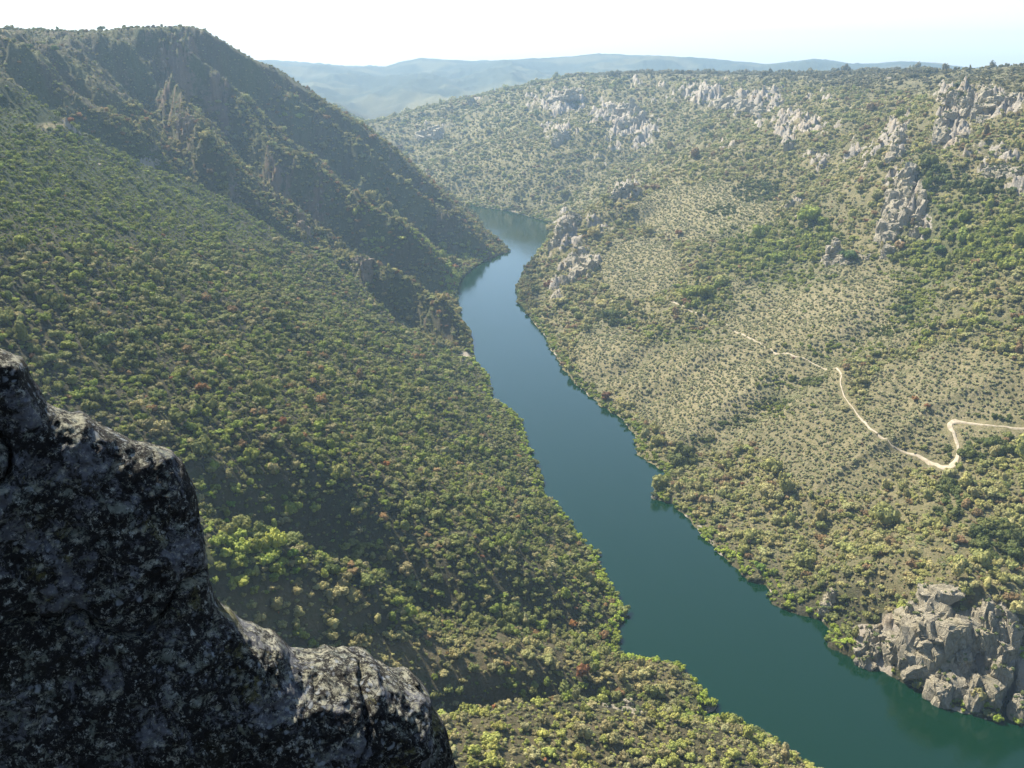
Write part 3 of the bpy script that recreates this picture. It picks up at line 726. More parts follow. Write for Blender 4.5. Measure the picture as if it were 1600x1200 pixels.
def fringe():
    g = np.random.default_rng(77); D = densify(river, 2.2); T_ = unit(np.roll(D, -2, 0) - np.roll(D, 2, 0)); Nn = np.c_[-T_[:, 1], T_[:, 0]]
    for sgn in (1, -1):
        q = D + Nn * sgn * g.uniform(.5, 5.5, (len(D), 1)) + g.normal(0, .8, D.shape)
        x, y = q[:, 0], q[:, 1]; k = (poly_sd(x, y, river) > 0) & (y > 300) & (y < 2900) & (np.hypot(x, y) > 340); x, y = x[k], y[k]
        z = ground(x, y); u, v = proj(x, y, z); n_ = len(x)
        p = .85 * sm(-.35, .25, fbm(x / 45, y / 45, 3, 150)) * (1 - .9 * np.clip(lerp_grid(rockg, x, y) * 1.4, 0, 1)) + .08
        k = (g.random(n_) < p) & (z > 0) & (z < 9); x, y, z = x[k], y[k], z[k]; n_ = len(x)
        T = np.where((g.random(n_) < .55)[:, None], hsv_tint((.150, .190, .045), g, n_, .25), hsv_tint((.130, .150, .060), g, n_, .25)) * 1.25
        S = g.lognormal(0, .3, n_) * 1.9 * np.where(y > 1500, 1.3, 1)
        put(x, y, z - .2 * S, T, S, np.where(S > 2, g.integers(0, 9, n_), g.integers(9, 16, n_)), g.uniform(.8, 1.15, n_))
def ground_cover(ymin, ymax, spacing, seed, big):
    x, y, z, u, v, g = scatter(ymin, ymax, spacing, seed)
    rt = lerp_grid(right, x, y); rkk = lerp_grid(rockg, x, y)
    p = np.where(rt > .5, .42 + .8 * fbm(x / 22, y / 22, 3, 160), .25 + .5 * fbm(x / 30, y / 30, 3, 165)) * (1 - .8 * rkk)
    k = (g.random(len(x)) < p) & (dist_to(trk, x, y) > 1.4 + 3 * (u > 1430)) & (blob(u, v, [(975, 1104, 40, 9, 1)]) < .4); x, y, z, rt = x[k], y[k], z[k], rt[k]; n_ = len(x)
    S = g.lognormal(0, .3, n_) * 1.05 * big
    T = np.where((rt > .5)[:, None], hsv_tint((.25, .25, .12), g, n_, .25), hsv_tint((.135, .14, .062), g, n_, .3))
    T = np.where((g.random(n_) < .3)[:, None], hsv_tint((.27, .23, .14), g, n_, .2) * np.where(rt > .5, 1, .6)[:, None], T)
    put(x, y, z - .1 * S, T, S, g.integers(9, 16, n_), g.uniform(.55, .9, n_))
ground_cover(350, 700, 2.6, 201, 1.0); ground_cover(700, 1300, 3.4, 202, 1.25); ground_cover(1300, 2300, 5.5, 203, 1.9); ground_cover(2300, 4200, 10.0, 204, 3.0)
fringe()
PX = np.concatenate(P_X); PT = np.concatenate(P_T); PS = np.concatenate(P_S); PK = np.concatenate(P_K); PZ = np.concatenate(P_Zs)

# small stones strewn over the slopes and the cliffs
S_X = []; S_S = []; S_K = []; S_T = []
def stones(ymin, ymax, spacing, seed, big=1.0):
    x, y, z, u, v, g = scatter(ymin, ymax, spacing, seed)
    rkk = lerp_grid(rockg, x, y); rt = lerp_grid(right, x, y); sd_ = lerp_grid(SD, x, y)
    p = .03 + .05 * (rt > .5) + .55 * rkk + .5 * sm(5, 1, sd_) + .12 * (z > 300) * (rt > .5)
    k = (g.random(len(x)) < p * (.5 + fbm(x / 30, y / 30, 2, 120))) & (dist_to(trk, x, y) > 4)
    x, y, z, rkk = x[k], y[k], z[k], rkk[k]; n_ = len(x)
    s = g.lognormal(0, .5, n_) * (.7 + 1.5 * rkk) * big
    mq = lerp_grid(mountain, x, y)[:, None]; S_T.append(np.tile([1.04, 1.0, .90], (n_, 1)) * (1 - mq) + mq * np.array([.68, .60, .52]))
    S_X.append(np.c_[x, y, z - .2 * s]); S_S.append(s); S_K.append(np.where(g.random(n_) < .35 + .5 * rkk, g.integers(6, 12, n_), g.integers(0, 6, n_)))
stones(330, 620, 4.5, 21); stones(620, 1150, 5.5, 22, 1.2); stones(1150, 2200, 7.5, 23, 1.8); stones(2200, 4500, 17, 24, 3.0)
SX = np.concatenate(S_X); SS = np.concatenate(S_S); SK = np.concatenate(S_K); ST = np.concatenate(S_T)
print('PLANTS', len(PX), 'STONES', len(SX))


# ------------------------------------------------------------------ the lichen-covered outcrop beside the viewpoint
ROCKLINE = [(-700,420),(-300,500),(-60,530),(0,545),(22,552),(42,560),(55,590),(68,622),(95,632),(125,640),(150,655),(172,661),(205,675),(232,694),(262,703),(284,722),(298,755),(310,790),(316,825),
            (322,865),(326,905),(333,936),(360,952),(400,966),(425,985),(445,1003),(475,1014),(500,1011),(535,1012),(570,1020),(600,1032),(632,1043),(655,1064),(670,1090),(690,1128),(702,1160),(713,1204),(730,1300),(745,1400)]
Nf = Vector((0.50, -0.84, 0.20)).normalized()
e1 = Vector((0, 0, 1)).cross(Nf).normalized(); e1 = -e1 if e1.x < 0 else e1
e2 = Nf.cross(e1).normalized(); e2 = -e2 if e2.z < 0 else e2
def cam_ray(u, v): return Vector([float(q) for q in ray(u, v)]).normalized()
P0 = cam_ray(350, 880) * 2.5
def to_plane(u, v):
    r = cam_ray(u, v); t = P0.dot(Nf) / r.dot(Nf); p = r * t - P0
    return (p.dot(e1), p.dot(e2))
edge = np.array([to_plane(u, v) for u, v in ROCKLINE])
e_b = edge[-1]
edge = np.concatenate([edge, [(e_b[0] + .25, e_b[1] - 1.2), (e_b[0] + .7, e_b[1] - 4), (e_b[0] + 1.2, -13.5), (edge[0, 0] - 1, -13.5)]])
ed = densify(edge, .008); 
edge_low = edge[-3:]
on = np.array([pn(ed[:, 0] * f, ed[:, 1] * f, sd_) * a for f, a, sd_ in ((9, .020, 1), (26, .009, 2), (70, .004, 3))]).sum(0)
ed = ed + on[:, None] * np.array([.35, .95])
k_ = int(np.argmax(ed[:, 1] < -1.6)); ed = np.concatenate([ed[:k_:1][::2], edge_low])
xs = np.concatenate([np.linspace(edge[0, 0] - 1, to_plane(-40, 900)[0], 26)[:-1], np.arange(to_plane(-40, 900)[0], to_plane(760, 1200)[0] + .1, .0052), np.linspace(to_plane(760, 1200)[0] + .13, e_b[0] + 1.5, 10)])
ylow = to_plane(350, 1230)[1]
ys = np.concatenate([np.geomspace(13.5, -ylow, 60)[:-1] * -1, np.arange(ylow, ed[:, 1].max() + .03, .0052)])
AX, AY = np.meshgrid(xs, ys, indexing='ij')
SDr = -poly_sd(AX, AY, ed).reshape(AX.shape)
gx_, gy_ = np.gradient(SDr); hx = np.gradient(AX, axis=0); hy = np.gradient(AY, axis=1); gx_ /= hx; gy_ /= hy
gl = np.hypot(gx_, gy_) + 1e-6; gx_ /= gl; gy_ /= gl
cell = np.maximum(hx, hy) * 1.5
snap = (SDr < 0) & (SDr > -cell * 1.5)
AX = np.where(snap, AX - gx_ * SDr, AX); AY = np.where(snap, AY - gy_ * SDr, AY); SDr = np.where(snap, 0, SDr)
ok = SDr >= 0
Us, Vs = to_plane(560, 1060)
lowb = np.exp(-((AX - Us) / .24) ** 2 - ((AY - Vs) / .22) ** 2)
Rr = .12 + .24 * lowb
prof = Rr * np.sqrt(np.clip(1 - (1 - np.clip(SDr / Rr, 0, 1)) ** 2, 0, 1))
fade = sm(0, .03, SDr)
rel = fbm(AX * 2.2, AY * 2.2, 3, 5) * .05 + fbm(AX * 9, AY * 9, 3, 9) * .020 + fbm(AX * 34, AY * 34, 3, 12) * .011 + np.abs(fbm(AX * 55, AY * 55, 3, 15)) * .016
cr = np.abs(fbm(AX * 1.6 + 3, AY * 1.6, 3, 18)); rel -= .05 * np.exp(-(cr / .018) ** 2)
Dd = prof + rel * fade
cst = np.array([P0 + Vector((0, 0, H))])
fr_ = cst + AX[..., None] * np.array(e1) + AY[..., None] * np.array(e2) + Dd[..., None] * np.array(Nf)
flat_ = cst + AX[..., None] * np.array(e1) + AY[..., None] * np.array(e2)
rd = unit(flat_ - np.array([0, 0, H])) + np.array([0, 0, -.10]); rd = unit(rd)
bk = flat_ + rd * (1.1 * (1 - np.exp(-SDr / .5)))[..., None] + 0 * fr_
m_ = ok[:-1, :-1] & ok[1:, :-1] & ok[:-1, 1:] & ok[1:, 1:]
ii = np.arange(AX.size).reshape(AX.shape)
qf = np.stack([ii[:-1, :-1], ii[1:, :-1], ii[1:, 1:], ii[:-1, 1:]], -1)[m_]
qb = qf[:, ::-1] + AX.size
vv = np.concatenate([fr_.reshape(-1, 3), bk.reshape(-1, 3)])
# weld the two faces along the shared rim
rim = (SDr <= 0).ravel(); remap = np.arange(len(vv)); remap[AX.size:][rim] = np.arange(AX.size)[rim]
vv[:AX.size][rim] = flat_.reshape(-1, 3)[rim]
ff = remap[np.concatenate([qf, qb])]
used = np.unique(ff); inv = np.zeros(len(vv), int); inv[used] = np.arange(len(used))
bmt, bn, bbp = new_mat('lichened_rock')
bp_ = N(bn, 'ShaderNodeTexCoord').outputs['Object']
wv = N(bn, 'ShaderNodeVectorMath', operation='MULTIPLY_ADD'); bn.links.new(noise(bn, 9, 4, .6, bp_, 'Color'), wv.inputs[0]); wv.inputs[1].default_value = (.09,) * 3; bn.links.new(bp_, wv.inputs[2])
WP = wv.outputs[0]
c = mix(bn, noise(bn, 30, 6, .7, bp_), (.085, .088, .10), (.23, .235, .265))                       # bare stone, blue-grey
c = mix(bn, ramp(bn, noise(bn, 7.5, 8, .78, WP), [(.42, 0), (.47, 1)]), c, mix(bn, noise(bn, 60, 4, .7, bp_), (.004, .004, .005), (.035, .032, .030)))   # black crust
c = mix(bn, ramp(bn, noise(bn, 22, 8, .8, WP), [(.55, 0), (.60, .9)]), c, mix(bn, noise(bn, 40, 4, .7, bp_), (.10, .12, .10), (.36, .38, .32)))  # grey-green lichen
c = mix(bn, ramp(bn, noise(bn, 3.2, 5, .7, bp_), [(.55, 0), (.68, .55)]), c, (.045, .04, .018))                  # olive and brown moss
vo = N(bn, 'ShaderNodeTexVoronoi'); vo.inputs['Scale'].default_value = 38; bn.links.new(WP, vo.inputs['Vector'])
sp1 = N(bn, 'ShaderNodeMath', operation='MULTIPLY'); bn.links.new(ramp(bn, vo.outputs['Distance'], [(.16, 1), (.30, 0)]), sp1.inputs[0])
bn.links.new(ramp(bn, noise(bn, 7, 3, .6, bp_), [(.46, 0), (.60, 1)]), sp1.inputs[1])
c = mix(bn, sp1.outputs[0], c, (.34, .37, .40))                                                     # round pale spots
c = mix(bn, ramp(bn, noise(bn, 19, 7, .8, WP), [(.60, 0), (.68, 1)]), c, (.58, .57, .48))
c = mix(bn, ramp(bn, noise(bn, 60, 6, .85, bp_), [(.56, 0), (.63, 1)]), c, (.55, .56, .50))
c = mix(bn, ramp(bn, noise(bn, 4.0, 6, .8, WP), [(.58, 0), (.66, .6)]), c, (.30, .28, .10))
_nz = N(bn, 'ShaderNodeSeparateXYZ'); bn.links.new(N(bn, 'ShaderNodeNewGeometry').outputs['Normal'], _nz.inputs[0])   # pale lichen on upward faces, painting extra sunlight into the rim's colour
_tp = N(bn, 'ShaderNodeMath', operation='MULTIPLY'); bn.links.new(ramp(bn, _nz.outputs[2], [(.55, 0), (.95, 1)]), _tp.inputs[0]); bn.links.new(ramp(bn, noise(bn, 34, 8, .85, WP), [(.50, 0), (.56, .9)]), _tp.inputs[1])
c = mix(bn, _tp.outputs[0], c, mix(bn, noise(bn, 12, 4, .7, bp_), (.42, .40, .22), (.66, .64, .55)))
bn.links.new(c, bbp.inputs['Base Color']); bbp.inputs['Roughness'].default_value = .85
hh = mix(bn, .45, noise(bn, 45, 8, .75, bp_), noise(bn, 140, 5, .8, WP)); bump(bn, bbp, hh, .045, 1.0)
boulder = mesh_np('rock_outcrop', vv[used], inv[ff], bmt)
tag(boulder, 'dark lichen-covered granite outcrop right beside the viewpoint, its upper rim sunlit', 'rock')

# ------------------------------------------------------------------ crags: each a stack of fractured blocks
from mathutils.bvhtree import BVHTree
ROOTED = []
def crag(name, label, spots, seed, group=None, cat='crag'):
    """spots: (u, v, width, height) in photograph pixels of each buttress, stood on the land there"""
    g = np.random.default_rng(seed); bm = bmesh.new()
    base = None
    sp2 = []
    for i_, q_ in enumerate(spots):
        if i_: p_ = spots[i_ - 1]; sp2.append(((p_[0] + q_[0]) / 2, (p_[1] + q_[1]) / 2, (p_[2] + q_[2]) * .5, (p_[3] + q_[3]) * .36))
        sp2.append(q_)
    spots = sp2
    for (u, v, w, h) in spots:
        p = hit(u, v + h * .35); dpt = p[1] * cp - (p[2] - H) * sp_; W_ = w * dpt / FPX; H_ = h * dpt / FPX
        if base is None: base = p.copy()
        for k in range(9):
            sc = np.array([W_ * g.uniform(.22, .48), W_ * g.uniform(.2, .42), H_ * g.uniform(.26, .55)])
            ox, oy = g.uniform(-.28, .28) * W_, g.uniform(-.2, .3) * W_
            t = 1 - abs(ox) / (W_ * .5)
            zc = ground(np.array([p[0] + ox]), np.array([p[1] + oy]))[0]
            c_ = np.array([p[0] + ox, p[1] + oy, zc + sc[2] * g.uniform(-.35, .6) * t])
            b2 = bmesh.new()
            for q in range(18):
                d = unit(g.standard_normal(3)); d = np.sign(d) * np.abs(d) ** .6; b2.verts.new(Vector(d * g.uniform(.8, 1) * sc))
            r = bmesh.ops.convex_hull(b2, input=b2.verts)
            bmesh.ops.delete(b2, geom=[e for e in r['geom_interior'] if isinstance(e, bmesh.types.BMVert)], context='VERTS')
            bmesh.ops.subdivide_edges(b2, edges=b2.edges, cuts=3, use_grid_fill=True)
            bmesh.ops.triangulate(b2, faces=b2.faces)
            a = float(sc.min()) * .07; rot = Matrix.Rotation(g.uniform(-.25, .25), 4, 'Y') @ Matrix.Rotation(g.uniform(0, 3), 4, 'Z')
            mp = {}
            w0 = float(W_) * .16 + .6
            for q in b2.verts:
                pw = Vector(((q.co.x + c_[0]) / w0, (q.co.y + c_[1]) / w0, (q.co.z + c_[2]) / (w0 * 2.6)))
                nn = mnoise.noise_vector(pw) + mnoise.noise_vector(pw * 2.7) * .5
                mp[q] = bm.verts.new(rot @ (q.co + Vector((nn.x, nn.y, nn.z * .6)) * w0 * .42 + Vector(g.standard_normal(3) * a * .4)) + Vector(c_ - base))
            for f_ in b2.faces: bm.faces.new([mp[q] for q in f_.verts])
            b2.free()
    me = bpy.data.meshes.new(name); bm.to_mesh(me); bm.free(); me.materials.append(STONE)
    o = bpy.data.objects.new(name, me); COL.objects.link(o); o.location = base
    bv = BVHTree.FromPolygons([v.co + Vector(base) for v in me.vertices], [tuple(p.vertices) for p in me.polygons])
    ex = np.array([v.co for v in me.vertices]); lo, hi = ex.min(0) + base, ex.max(0) + base
    for k in range(int(min(110, 4 + (hi[0] - lo[0]) * (hi[1] - lo[1]) / 9))):
        r = bv.ray_cast(Vector((g.uniform(lo[0], hi[0]), g.uniform(lo[1], hi[1]), hi[2] + 5)), Vector((0, 0, -1)))
        if r[0] is not None and r[1].z > .45 and r[0].z > ground(r[0].x, r[0].y) + .3: ROOTED.append((r[0].x, r[0].y, r[0].z - .3, g.uniform(.8, 1.9) * (1 + base[1] / 3000)))
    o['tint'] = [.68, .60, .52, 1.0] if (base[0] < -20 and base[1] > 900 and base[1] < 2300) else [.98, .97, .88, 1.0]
    tag(o, label, cat, group); return o
crag('crag', 'tall pale crag standing like a fang halfway up the right slope', [(1412,275,30,36),(1405,305,44,50),(1398,340,48,54),(1385,365,30,30)], 1)
crag('crag', 'narrow rock spine just right of the tall pale fang-like crag', [(1444,288,18,26),(1438,325,16,40),(1430,358,18,36)], 2)
crag('crag', 'columned rock tower on the rim at upper right', [(1482,156,18,26),(1497,155,16,30),(1512,160,18,30)], 3)
crag('crag', 'smooth pale slab tongue hanging below the columned rock tower', [(1480,190,34,36),(1468,213,28,36)], 4)
crag('crag', 'broad grey rock face along the rim at far right', [(1535,160,34,30),(1562,155,40,24),(1588,150,30,18)], 5)
crag('crag', 'blocky rock knob crowning the spur right of the river bend', [(965,298,22,22),(982,298,24,20)], 6)
crag('crag', 'jagged dark crag at the tip of the spur above the river bend', [(903,338,22,18),(885,348,22,24),(870,370,20,36),(862,382,14,26)], 7)
crag('cliff', 'pale broken cliff on the spur face below the jagged dark crag', [(905,402,30,34),(925,410,32,36),(890,430,24,30)], 8, cat='cliff')
crag('crag', 'pinnacled crag at the water edge left of the big right-hand cliff', [(1362,985,20,50),(1368,1010,22,52),(1350,1020,30,30)], 9)
crag('cliff', 'big pale granite cliff rising from the water at lower right', [(1418,975,70,60),(1470,955,80,66),(1440,1010,80,60),(1500,1015,70,80),(1475,1060,70,50),(1530,1065,50,70)], 10, cat='cliff')
crag('cliff', 'steep yellow-stained cliff wall at the right edge above the dark chasm', [(1545,955,50,66),(1570,985,44,80),(1555,1045,30,80)], 11, cat='cliff')
crag('crag', 'rounded rock buttress beyond the dark chasm at the bottom right edge', [(1598,1095,34,60)], 12)
crag('crag', 'low rock rib by the water above the shoreline bushes at right', [(1300,925,18,26),(1290,945,24,20)], 13)
crag('crag', 'grey slab outcrop in the bushes below the tall pale crag', [(1300,398,30,16),(1322,408,24,12),(1385,392,20,18)], 14)
crag('crag', 'squat grey outcrop left of the rim tower among scrub', [(1408,208,22,30),(1400,235,30,26)], 15)
crag('crag', 'dark upright outcrop on the upper slope above the olive terraces', [(1232,222,18,26)], 16)
crag('crag', 'small pale knob among bushes left of the tall pale crag', [(1234,318,16,12)], 17)
crag('crag', 'cluster of pale pillars high on the far valley wall', [(962,170,20,24),(985,165,20,26),(1000,180,18,28),(975,195,18,20)], 18)
crag('crag', 'leaning dark crag below the pale pillars on the far wall', [(880,208,22,20),(868,222,16,14)], 19)
crag('crag', 'lone dark tooth near the left end of the far wall', [(733,158,16,12)], 20)
crag('crag', 'grey rounded buttress above the far end of the river', [(665,208,30,18),(685,205,22,18)], 21)
crag('crag', 'blocky outcrop row under the rim of the far wall', [(865,150,24,12),(890,148,26,14),(905,140,22,12)], 22)
crag('crag', 'ragged bluff at the end of the far wall outcrops above right slope', [(1130,160,26,18),(1160,165,26,20),(1185,170,22,18)], 23)
crag('crag', 'pale crag beside the slope bushes under the plateau at right', [(1560,262,40,20),(1590,268,30,18)], 24)
crag('crag', 'weathered summit crag on the dark mountain at left', [(285,185,20,26),(300,195,18,26)], 25)
crag('crag', 'pale rib of rock in the shaded ravine of the left mountain', [(475,345,20,28),(468,330,18,22)], 26)
crag('crag', 'shaded rock buttress low on the left mountain', [(572,415,26,30),(560,405,20,24)], 27)
crag('boulder', 'round dark boulder beside the creek bed at bottom centre', [(980,1096,20,16)], 28, cat='boulder')
crag('rock_slab', 'pale flat slab at the creek mouth beside the round dark boulder', [(952,1104,24,6),(975,1108,24,6),(998,1112,22,6)], 29, cat='rock slab')
crag('boulder', 'pale shoreline boulder at the tip of the small right-hand inlet', [(1023,776,12,9)], 30, cat='boulder')

# survey marker on the skyline of the mountain
def marker():
    p = hit(318, 58); g = np.random.default_rng(4)
    r = bpy.data.objects.new('stone_cairn', None); COL.objects.link(r); r.location = (p[0], p[1], p[2] - .3)
    tag(r, 'small upright stone cairn on the skyline of the left mountain', 'cairn')
    bm = bmesh.new()
    for k in range(26):
        h = k * .17; rad = 1.35 - .22 * h
        m = Matrix.Translation((g.uniform(-.3, .3) * rad, g.uniform(-.3, .3) * rad, h)) @ Matrix.Rotation(g.uniform(0, 6), 4, 'Z') @ Matrix.Diagonal((rad, rad * .8, .28, 1))
        bmesh.ops.create_icosphere(bm, subdivisions=1, radius=1, matrix=m)
    me = bpy.data.meshes.new('pile'); bm.to_mesh(me); bm.free(); me.materials.append(STONE)
    o = bpy.data.objects.new('pile', me); COL.objects.link(o); o.parent = r; o['tint'] = [.5, .45, .4, 1.0]
    me2 = hull_mesh('capstone', g, 14, (.7, .6, 1.0)); o2 = bpy.data.objects.new('capstone', me2); COL.objects.link(o2); o2.parent = r; o2['tint'] = [.5, .45, .4, 1.0]; o2.location = (0, 0, 5)
marker()

# ------------------------------------------------------------------ trees one can single out
def trunk_mesh(name, g):
    bm = bmesh.new(); ring = []
    def limb(a, b, ra, rb, n_=6):
        a, b = Vector(a), Vector(b); ax = (b - a).normalized(); s1 = ax.orthogonal().normalized(); s2 = ax.cross(s1)
        r0 = [bm.verts.new(a + (s1 * math.cos(t) + s2 * math.sin(t)) * ra) for t in [6.2832 * i / n_ for i in range(n_)]]
        r1 = [bm.verts.new(b + (s1 * math.cos(t) + s2 * math.sin(t)) * rb) for t in [6.2832 * i / n_ for i in range(n_)]]
        for i in range(n_): bm.faces.new([r0[i], r0[(i + 1) % n_], r1[(i + 1) % n_], r1[i]])
        bm.faces.new(r1[::-1])
    top = (g.uniform(-.06, .06), g.uniform(-.06, .06), .42)
    limb((0, 0, -.3), top, .09, .06)
    for k in range(5):
        a = k * 1.257 + g.uniform(-.4, .4); limb(top, (math.cos(a) * .42, math.sin(a) * .42, g.uniform(.7, 1.0)), .045, .015, 5)
    me = bpy.data.meshes.new(name); bm.to_mesh(me); bm.free(); me.materials.append(BARK); return me
TR = [trunk_mesh('trunk', g_) for _ in range(4)]
def tree(name, x, y, z, size, tint, crown, label, cat, group=None, zs=1.0, rz=0.0):
    r = bpy.data.objects.new(name, None); COL.objects.link(r); r.location = (x, y, z); r.rotation_euler = (0, 0, rz)
    tag(r, label, cat, group)
    a = bpy.data.objects.new('trunk', TR[int(abs(x * 7)) % 4]); COL.objects.link(a); a.parent = r; a.scale = (size, size, size)
    b = bpy.data.objects.new('crown', crown); COL.objects.link(b); b.parent = r; b.location = (0, 0, size * .22); b.scale = (size, size, size * zs)
    b['tint'] = [float(t) for t in tint] + [1.0]
    return r
# rock silhouette hides what is behind it
RLp = np.array(ROCKLINE + [(745, 1600), (-700, 1600)], float)
hu, hv = proj(PX[:, 0], PX[:, 1], PX[:, 2] + PS * .5)
seen = (hu > 4) & (hu < 1596) & (hv > 10) & (hv < 1196) & (poly_sd(hu, hv, RLp) > 6) & visible(PX[:, 0], PX[:, 1], PX[:, 2] + PS * 1.2, -.004)
appar = PS / np.hypot(PX[:, 0], PX[:, 1]) * seen * (PK != 99)
order = np.argsort(-appar)[:262]
# named trees, with the spot in the photograph they stand at
NAMED = [('autumn_tree',(316,612),4.2,(.24,.095,.045),'rust-brown tree high on the green slope beside the lichened rock'),
 ('autumn_tree',(601,731),3.6,(.30,.10,.04),'bright orange tree alone in the middle of the left-bank wood'),
 ('autumn_tree',(376,702),4.0,(.20,.10,.06),'dull brown dead-leaved tree just above the rock outcrop rim'),
 ('autumn_tree',(410,650),3.4,(.20,.10,.06),'brownish tree between the rust-brown and the dull brown trees'),
 ('autumn_tree',(896,980),3.2,(.30,.11,.05),'small red tree near the left bank above the river bulge'),
 ('autumn_tree',(540,462),4.0,(.22,.10,.05),'russet tree on the shoulder of the green hill below the crags'),
 ('autumn_tree',(612,508),3.6,(.22,.11,.055),'russet tree farther down the same shoulder nearer the river'),
 ('autumn_tree',(809,812),2.6,(.26,.10,.05),'tiny reddish tree in the wood halfway down the left bank'),
 ('autumn_tree',(1429,628),3.4,(.30,.12,.06),'orange tree between the dirt track and its hairpin loop'),
 ('autumn_tree',(1449,638),3.2,(.28,.11,.07),'pinkish red tree just below the orange one near the track loop'),
 ('autumn_tree',(1060,368),6.5,(.25,.10,.06),'red-brown thicket tree on the slope above the spur'),
 ('autumn_tree',(1595,498),3.6,(.24,.11,.07),'reddish tree at the right edge by pale slabs'),
 ('autumn_tree',(109,193),4.6,(.28,.10,.06),'reddish tree at the crest of the green hill by the grassy strip'),
 ('autumn_tree',(1488,812),3.2,(.20,.14,.06),'ochre tree on the lower right slope under the track hairpin'),
 ('broadleaf_tree',(458,872),3.8,(.15,.24,.045),'round bright green tree on the ridge just right of the outcrop'),
 ('broadleaf_tree',(436,888),2.7,(.18,.27,.04),'yellow-green tree left of the round bright green tree'),
 ('broadleaf_tree',(464,898),2.8,(.19,.28,.035),'yellowest tree just below the round bright green tree'),
 ('broadleaf_tree',(326,778),2.6,(.24,.30,.03),'lemon-yellow tree touching the right edge of the rock outcrop'),
 ('broadleaf_tree',(361,795),3.0,(.15,.25,.04),'bright green tree right of the lemon-yellow tree'),
 ('broadleaf_tree',(355,818),2.2,(.20,.30,.035),'light green bushy tree below the pair beside the outcrop'),
 ('oak_tree',(163,545),7.5,(.115,.150,.055),'large dark green oak on the green slope above the outcrop tip'),
 ('oak_tree',(206,530),5.0,(.15,.19,.05),'light green oak just right of the large dark green oak'),
 ('oak_tree',(800,958),5.0,(.11,.15,.05),'big dark green oak in the wood above the river bulge'),
 ('oak_tree',(522,900),5.0,(.11,.14,.04),'tall dark oak in the shaded gully below the wood'),
 ('oak_tree',(48,78),6.0,(.11,.15,.06),'rounded tree on the plateau at far left, nearer the photo edge'),
 ('oak_tree',(86,82),6.0,(.13,.19,.06),'rounded green tree on the plateau at far left, right of its twin'),
 ('oak_tree',(1324,410),11.0,(.10,.15,.05),'broad dark green tree beside the grey slabs on the right slope'),
 ('oak_tree',(1186,893),5.0,(.16,.24,.045),'large bright green tree overhanging the water on the right bank'),
 ('oak_tree',(1470,400),8.0,(.11,.17,.04),'tall tree amid the bright green wood below the fang-like crag'),
 ('oak_tree',(1415,490),7.0,(.11,.16,.045),'tree at the lower left tip of the bright green wood'),
 ('oak_tree',(1495,140),7.0,(.10,.12,.05),'lone dark tree on the rim above the rock tower')]
nx = []
for i, (nm, (u, v), s_, t_, lab) in enumerate(NAMED):
    p = hit(u, v); nx.append(p[:2])
    if nm == 'autumn_tree': t_ = (t_[0], t_[1] * 1.3, t_[2])
    tree(nm, p[0], p[1], p[2] - .2, s_, t_, OAK[i % 9], lab, 'tree', None, 1.05, i * 1.3)
nx = np.array(nx)
fill = np.ones(len(PX), bool); fill[order] = False
szn = np.array([q[2] for q in NAMED])
for i in range(len(nx)): fill &= ~(np.hypot(PX[:, 0] - nx[i, 0], PX[:, 1] - nx[i, 1]) < szn[i] * .75)
def words(x, y, u, v, t, s):
    hue = 'rust-brown' if t[0] > t[1] * 1.5 else 'yellow-green' if t[1] > .2 and t[2] < t[1] * .36 else 'sage-grey' if t[2] > t[1] * .45 and t[1] > .14 else 'brownish' if t[0] > t[1] * 1.1 else 'dull olive' if t[1] < .14 else 'olive-green'
    sz = 'large' if s > 3.9 else 'small' if s < 2.6 else 'mid-sized'
    if u > 1000 and v < 1060: w = 'on the lower right bank above the water'
    elif v > 1098 and u > 660: w = 'on the nearest sunlit ridge at the bottom'
    elif v > 960: w = 'on the tan slope above the creek bed'
    elif u < 340 and v < 700: w = 'on the green hillside above the rock outcrop'
    elif v < 860: w = 'in the left-bank wood above the shaded gully'
    elif u < 640: w = 'on the pale ridge beside the rock outcrop'
    else: w = 'in the wood close to the left bank of the river'
    return '%s %s round-crowned tree %s' % (sz, hue, w), w
for j in order:
    if not all(math.hypot(PX[j, 0] - q[0], PX[j, 1] - q[1]) > 3.0 for q in nx): continue
    lab, w = words(PX[j, 0], PX[j, 1], hu[j], hv[j], PT[j], PS[j])
    k_ = int(PK[j]); cm = (OAK + SHRUB + TALL)[k_]
    if 9 <= k_ < 16: cm = OAK[k_ - 9]
    tree('oak_tree', PX[j, 0], PX[j, 1], PX[j, 2], PS[j] * .97, PT[j], cm, lab, 'tree', 'trees ' + w, float(PZ[j]), float(j % 63) / 10)
PX, PS, PK, PZ, PT = PX[fill], PS[fill], PK[fill], PZ[fill], PT[fill]

RO = np.array(ROOTED); g = np.random.default_rng(91); n_ = len(RO)
PX = np.concatenate([PX, RO[:, :3]]); PS = np.concatenate([PS, RO[:, 3]]); PK = np.concatenate([PK, g.integers(9, 16, n_)]); PZ = np.concatenate([PZ, g.uniform(.8, 1.1, n_)])
PT = np.concatenate([PT, hsv_tint((.15, .17, .07), g, n_, .25)])
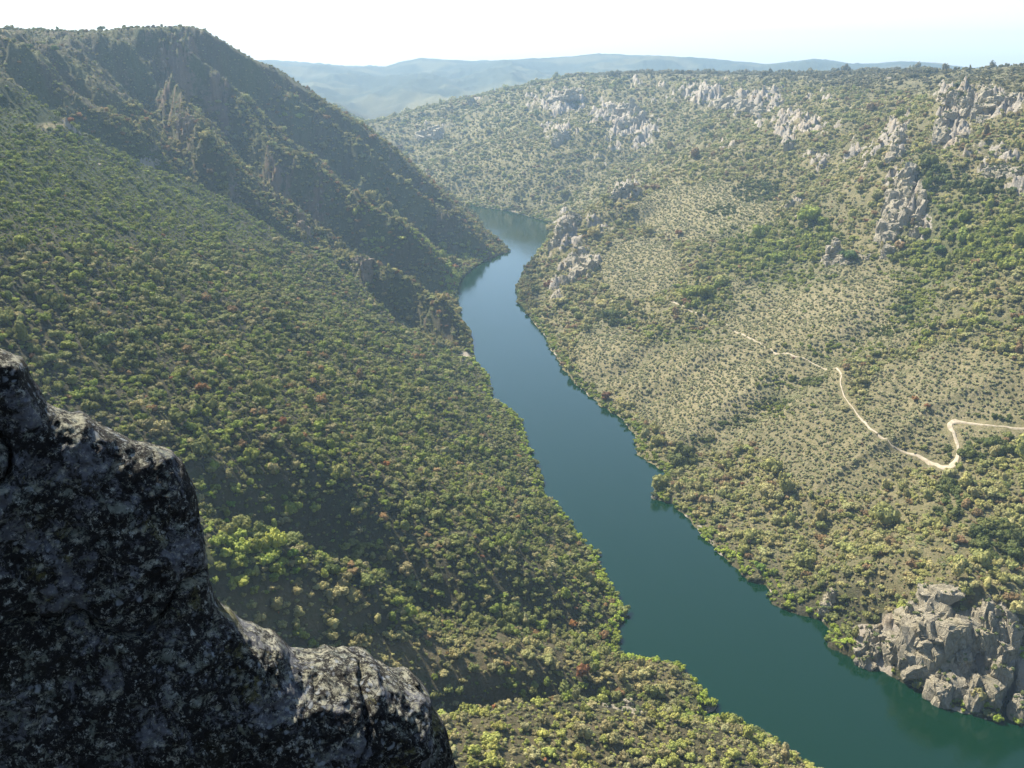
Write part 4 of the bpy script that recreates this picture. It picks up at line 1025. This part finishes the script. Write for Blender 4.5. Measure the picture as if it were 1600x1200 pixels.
# ------------------------------------------------------------------ scatter objects: one mass of scrub, one of stones
def mass(name, variants, X, S, K, zs, tint, label, cat, group=None, seed=0):
    g = np.random.default_rng(seed)
    root = bpy.data.collections.new(name + '_kinds')
    for i, m in enumerate(variants):
        o = bpy.data.objects.new('%s_%02d' % (name, i), m); root.objects.link(o)
    me = bpy.data.meshes.new(name)
    me.vertices.add(len(X)); me.vertices.foreach_set('co', X.astype(np.float32).ravel())
    def att(nm, ty, dat, f):
        a = me.attributes.new(nm, ty, 'POINT'); a.data.foreach_set(f, dat.ravel())
    att('kind', 'INT', K.astype(np.int32), 'value')
    sc = np.c_[S * g.uniform(.85, 1.15, len(S)), S * g.uniform(.85, 1.15, len(S)), S * zs].astype(np.float32)
    att('size', 'FLOAT_VECTOR', sc, 'vector')
    rot = np.zeros((len(S), 3), np.float32); rot[:, 2] = g.uniform(0, 6.283, len(S)); rot[:, :2] = g.uniform(-.12, .12, (len(S), 2))
    att('turn', 'FLOAT_VECTOR', rot, 'vector')
    if tint is not None: att('tint', 'FLOAT_COLOR', np.c_[tint, np.ones(len(tint))].astype(np.float32), 'color')
    o = bpy.data.objects.new(name, me); COL.objects.link(o)
    ng = bpy.data.node_groups.new(name, 'GeometryNodeTree')
    ng.interface.new_socket('Geometry', in_out='INPUT', socket_type='NodeSocketGeometry')
    ng.interface.new_socket('Geometry', in_out='OUTPUT', socket_type='NodeSocketGeometry')
    gi = ng.nodes.new('NodeGroupInput'); go = ng.nodes.new('NodeGroupOutput')
    ci_ = ng.nodes.new('GeometryNodeCollectionInfo'); ci_.inputs['Collection'].default_value = root; ci_.inputs['Separate Children'].default_value = True
    ci_.inputs['Reset Children'].default_value = True
    ip = ng.nodes.new('GeometryNodeInstanceOnPoints'); ip.inputs['Pick Instance'].default_value = True
    def nat(nm, dt):
        a = ng.nodes.new('GeometryNodeInputNamedAttribute'); a.data_type = dt; a.inputs['Name'].default_value = nm
        return [x for x in a.outputs if x.enabled and x.name == 'Attribute'][0]
    m2p = ng.nodes.new('GeometryNodeMeshToPoints')
    ng.links.new(gi.outputs[0], m2p.inputs['Mesh']); ng.links.new(m2p.outputs[0], ip.inputs['Points'])
    ng.links.new(ci_.outputs[0], ip.inputs['Instance'])
    ng.links.new(nat('kind', 'INT'), ip.inputs['Instance Index'])
    ng.links.new(nat('turn', 'FLOAT_VECTOR'), ip.inputs['Rotation'])
    ng.links.new(nat('size', 'FLOAT_VECTOR'), ip.inputs['Scale'])
    ng.links.new(ip.outputs[0], go.inputs[0])
    md = o.modifiers.new('scatter', 'NODES'); md.node_group = ng
    tag(o, label, cat, group, 'stuff')
    return o
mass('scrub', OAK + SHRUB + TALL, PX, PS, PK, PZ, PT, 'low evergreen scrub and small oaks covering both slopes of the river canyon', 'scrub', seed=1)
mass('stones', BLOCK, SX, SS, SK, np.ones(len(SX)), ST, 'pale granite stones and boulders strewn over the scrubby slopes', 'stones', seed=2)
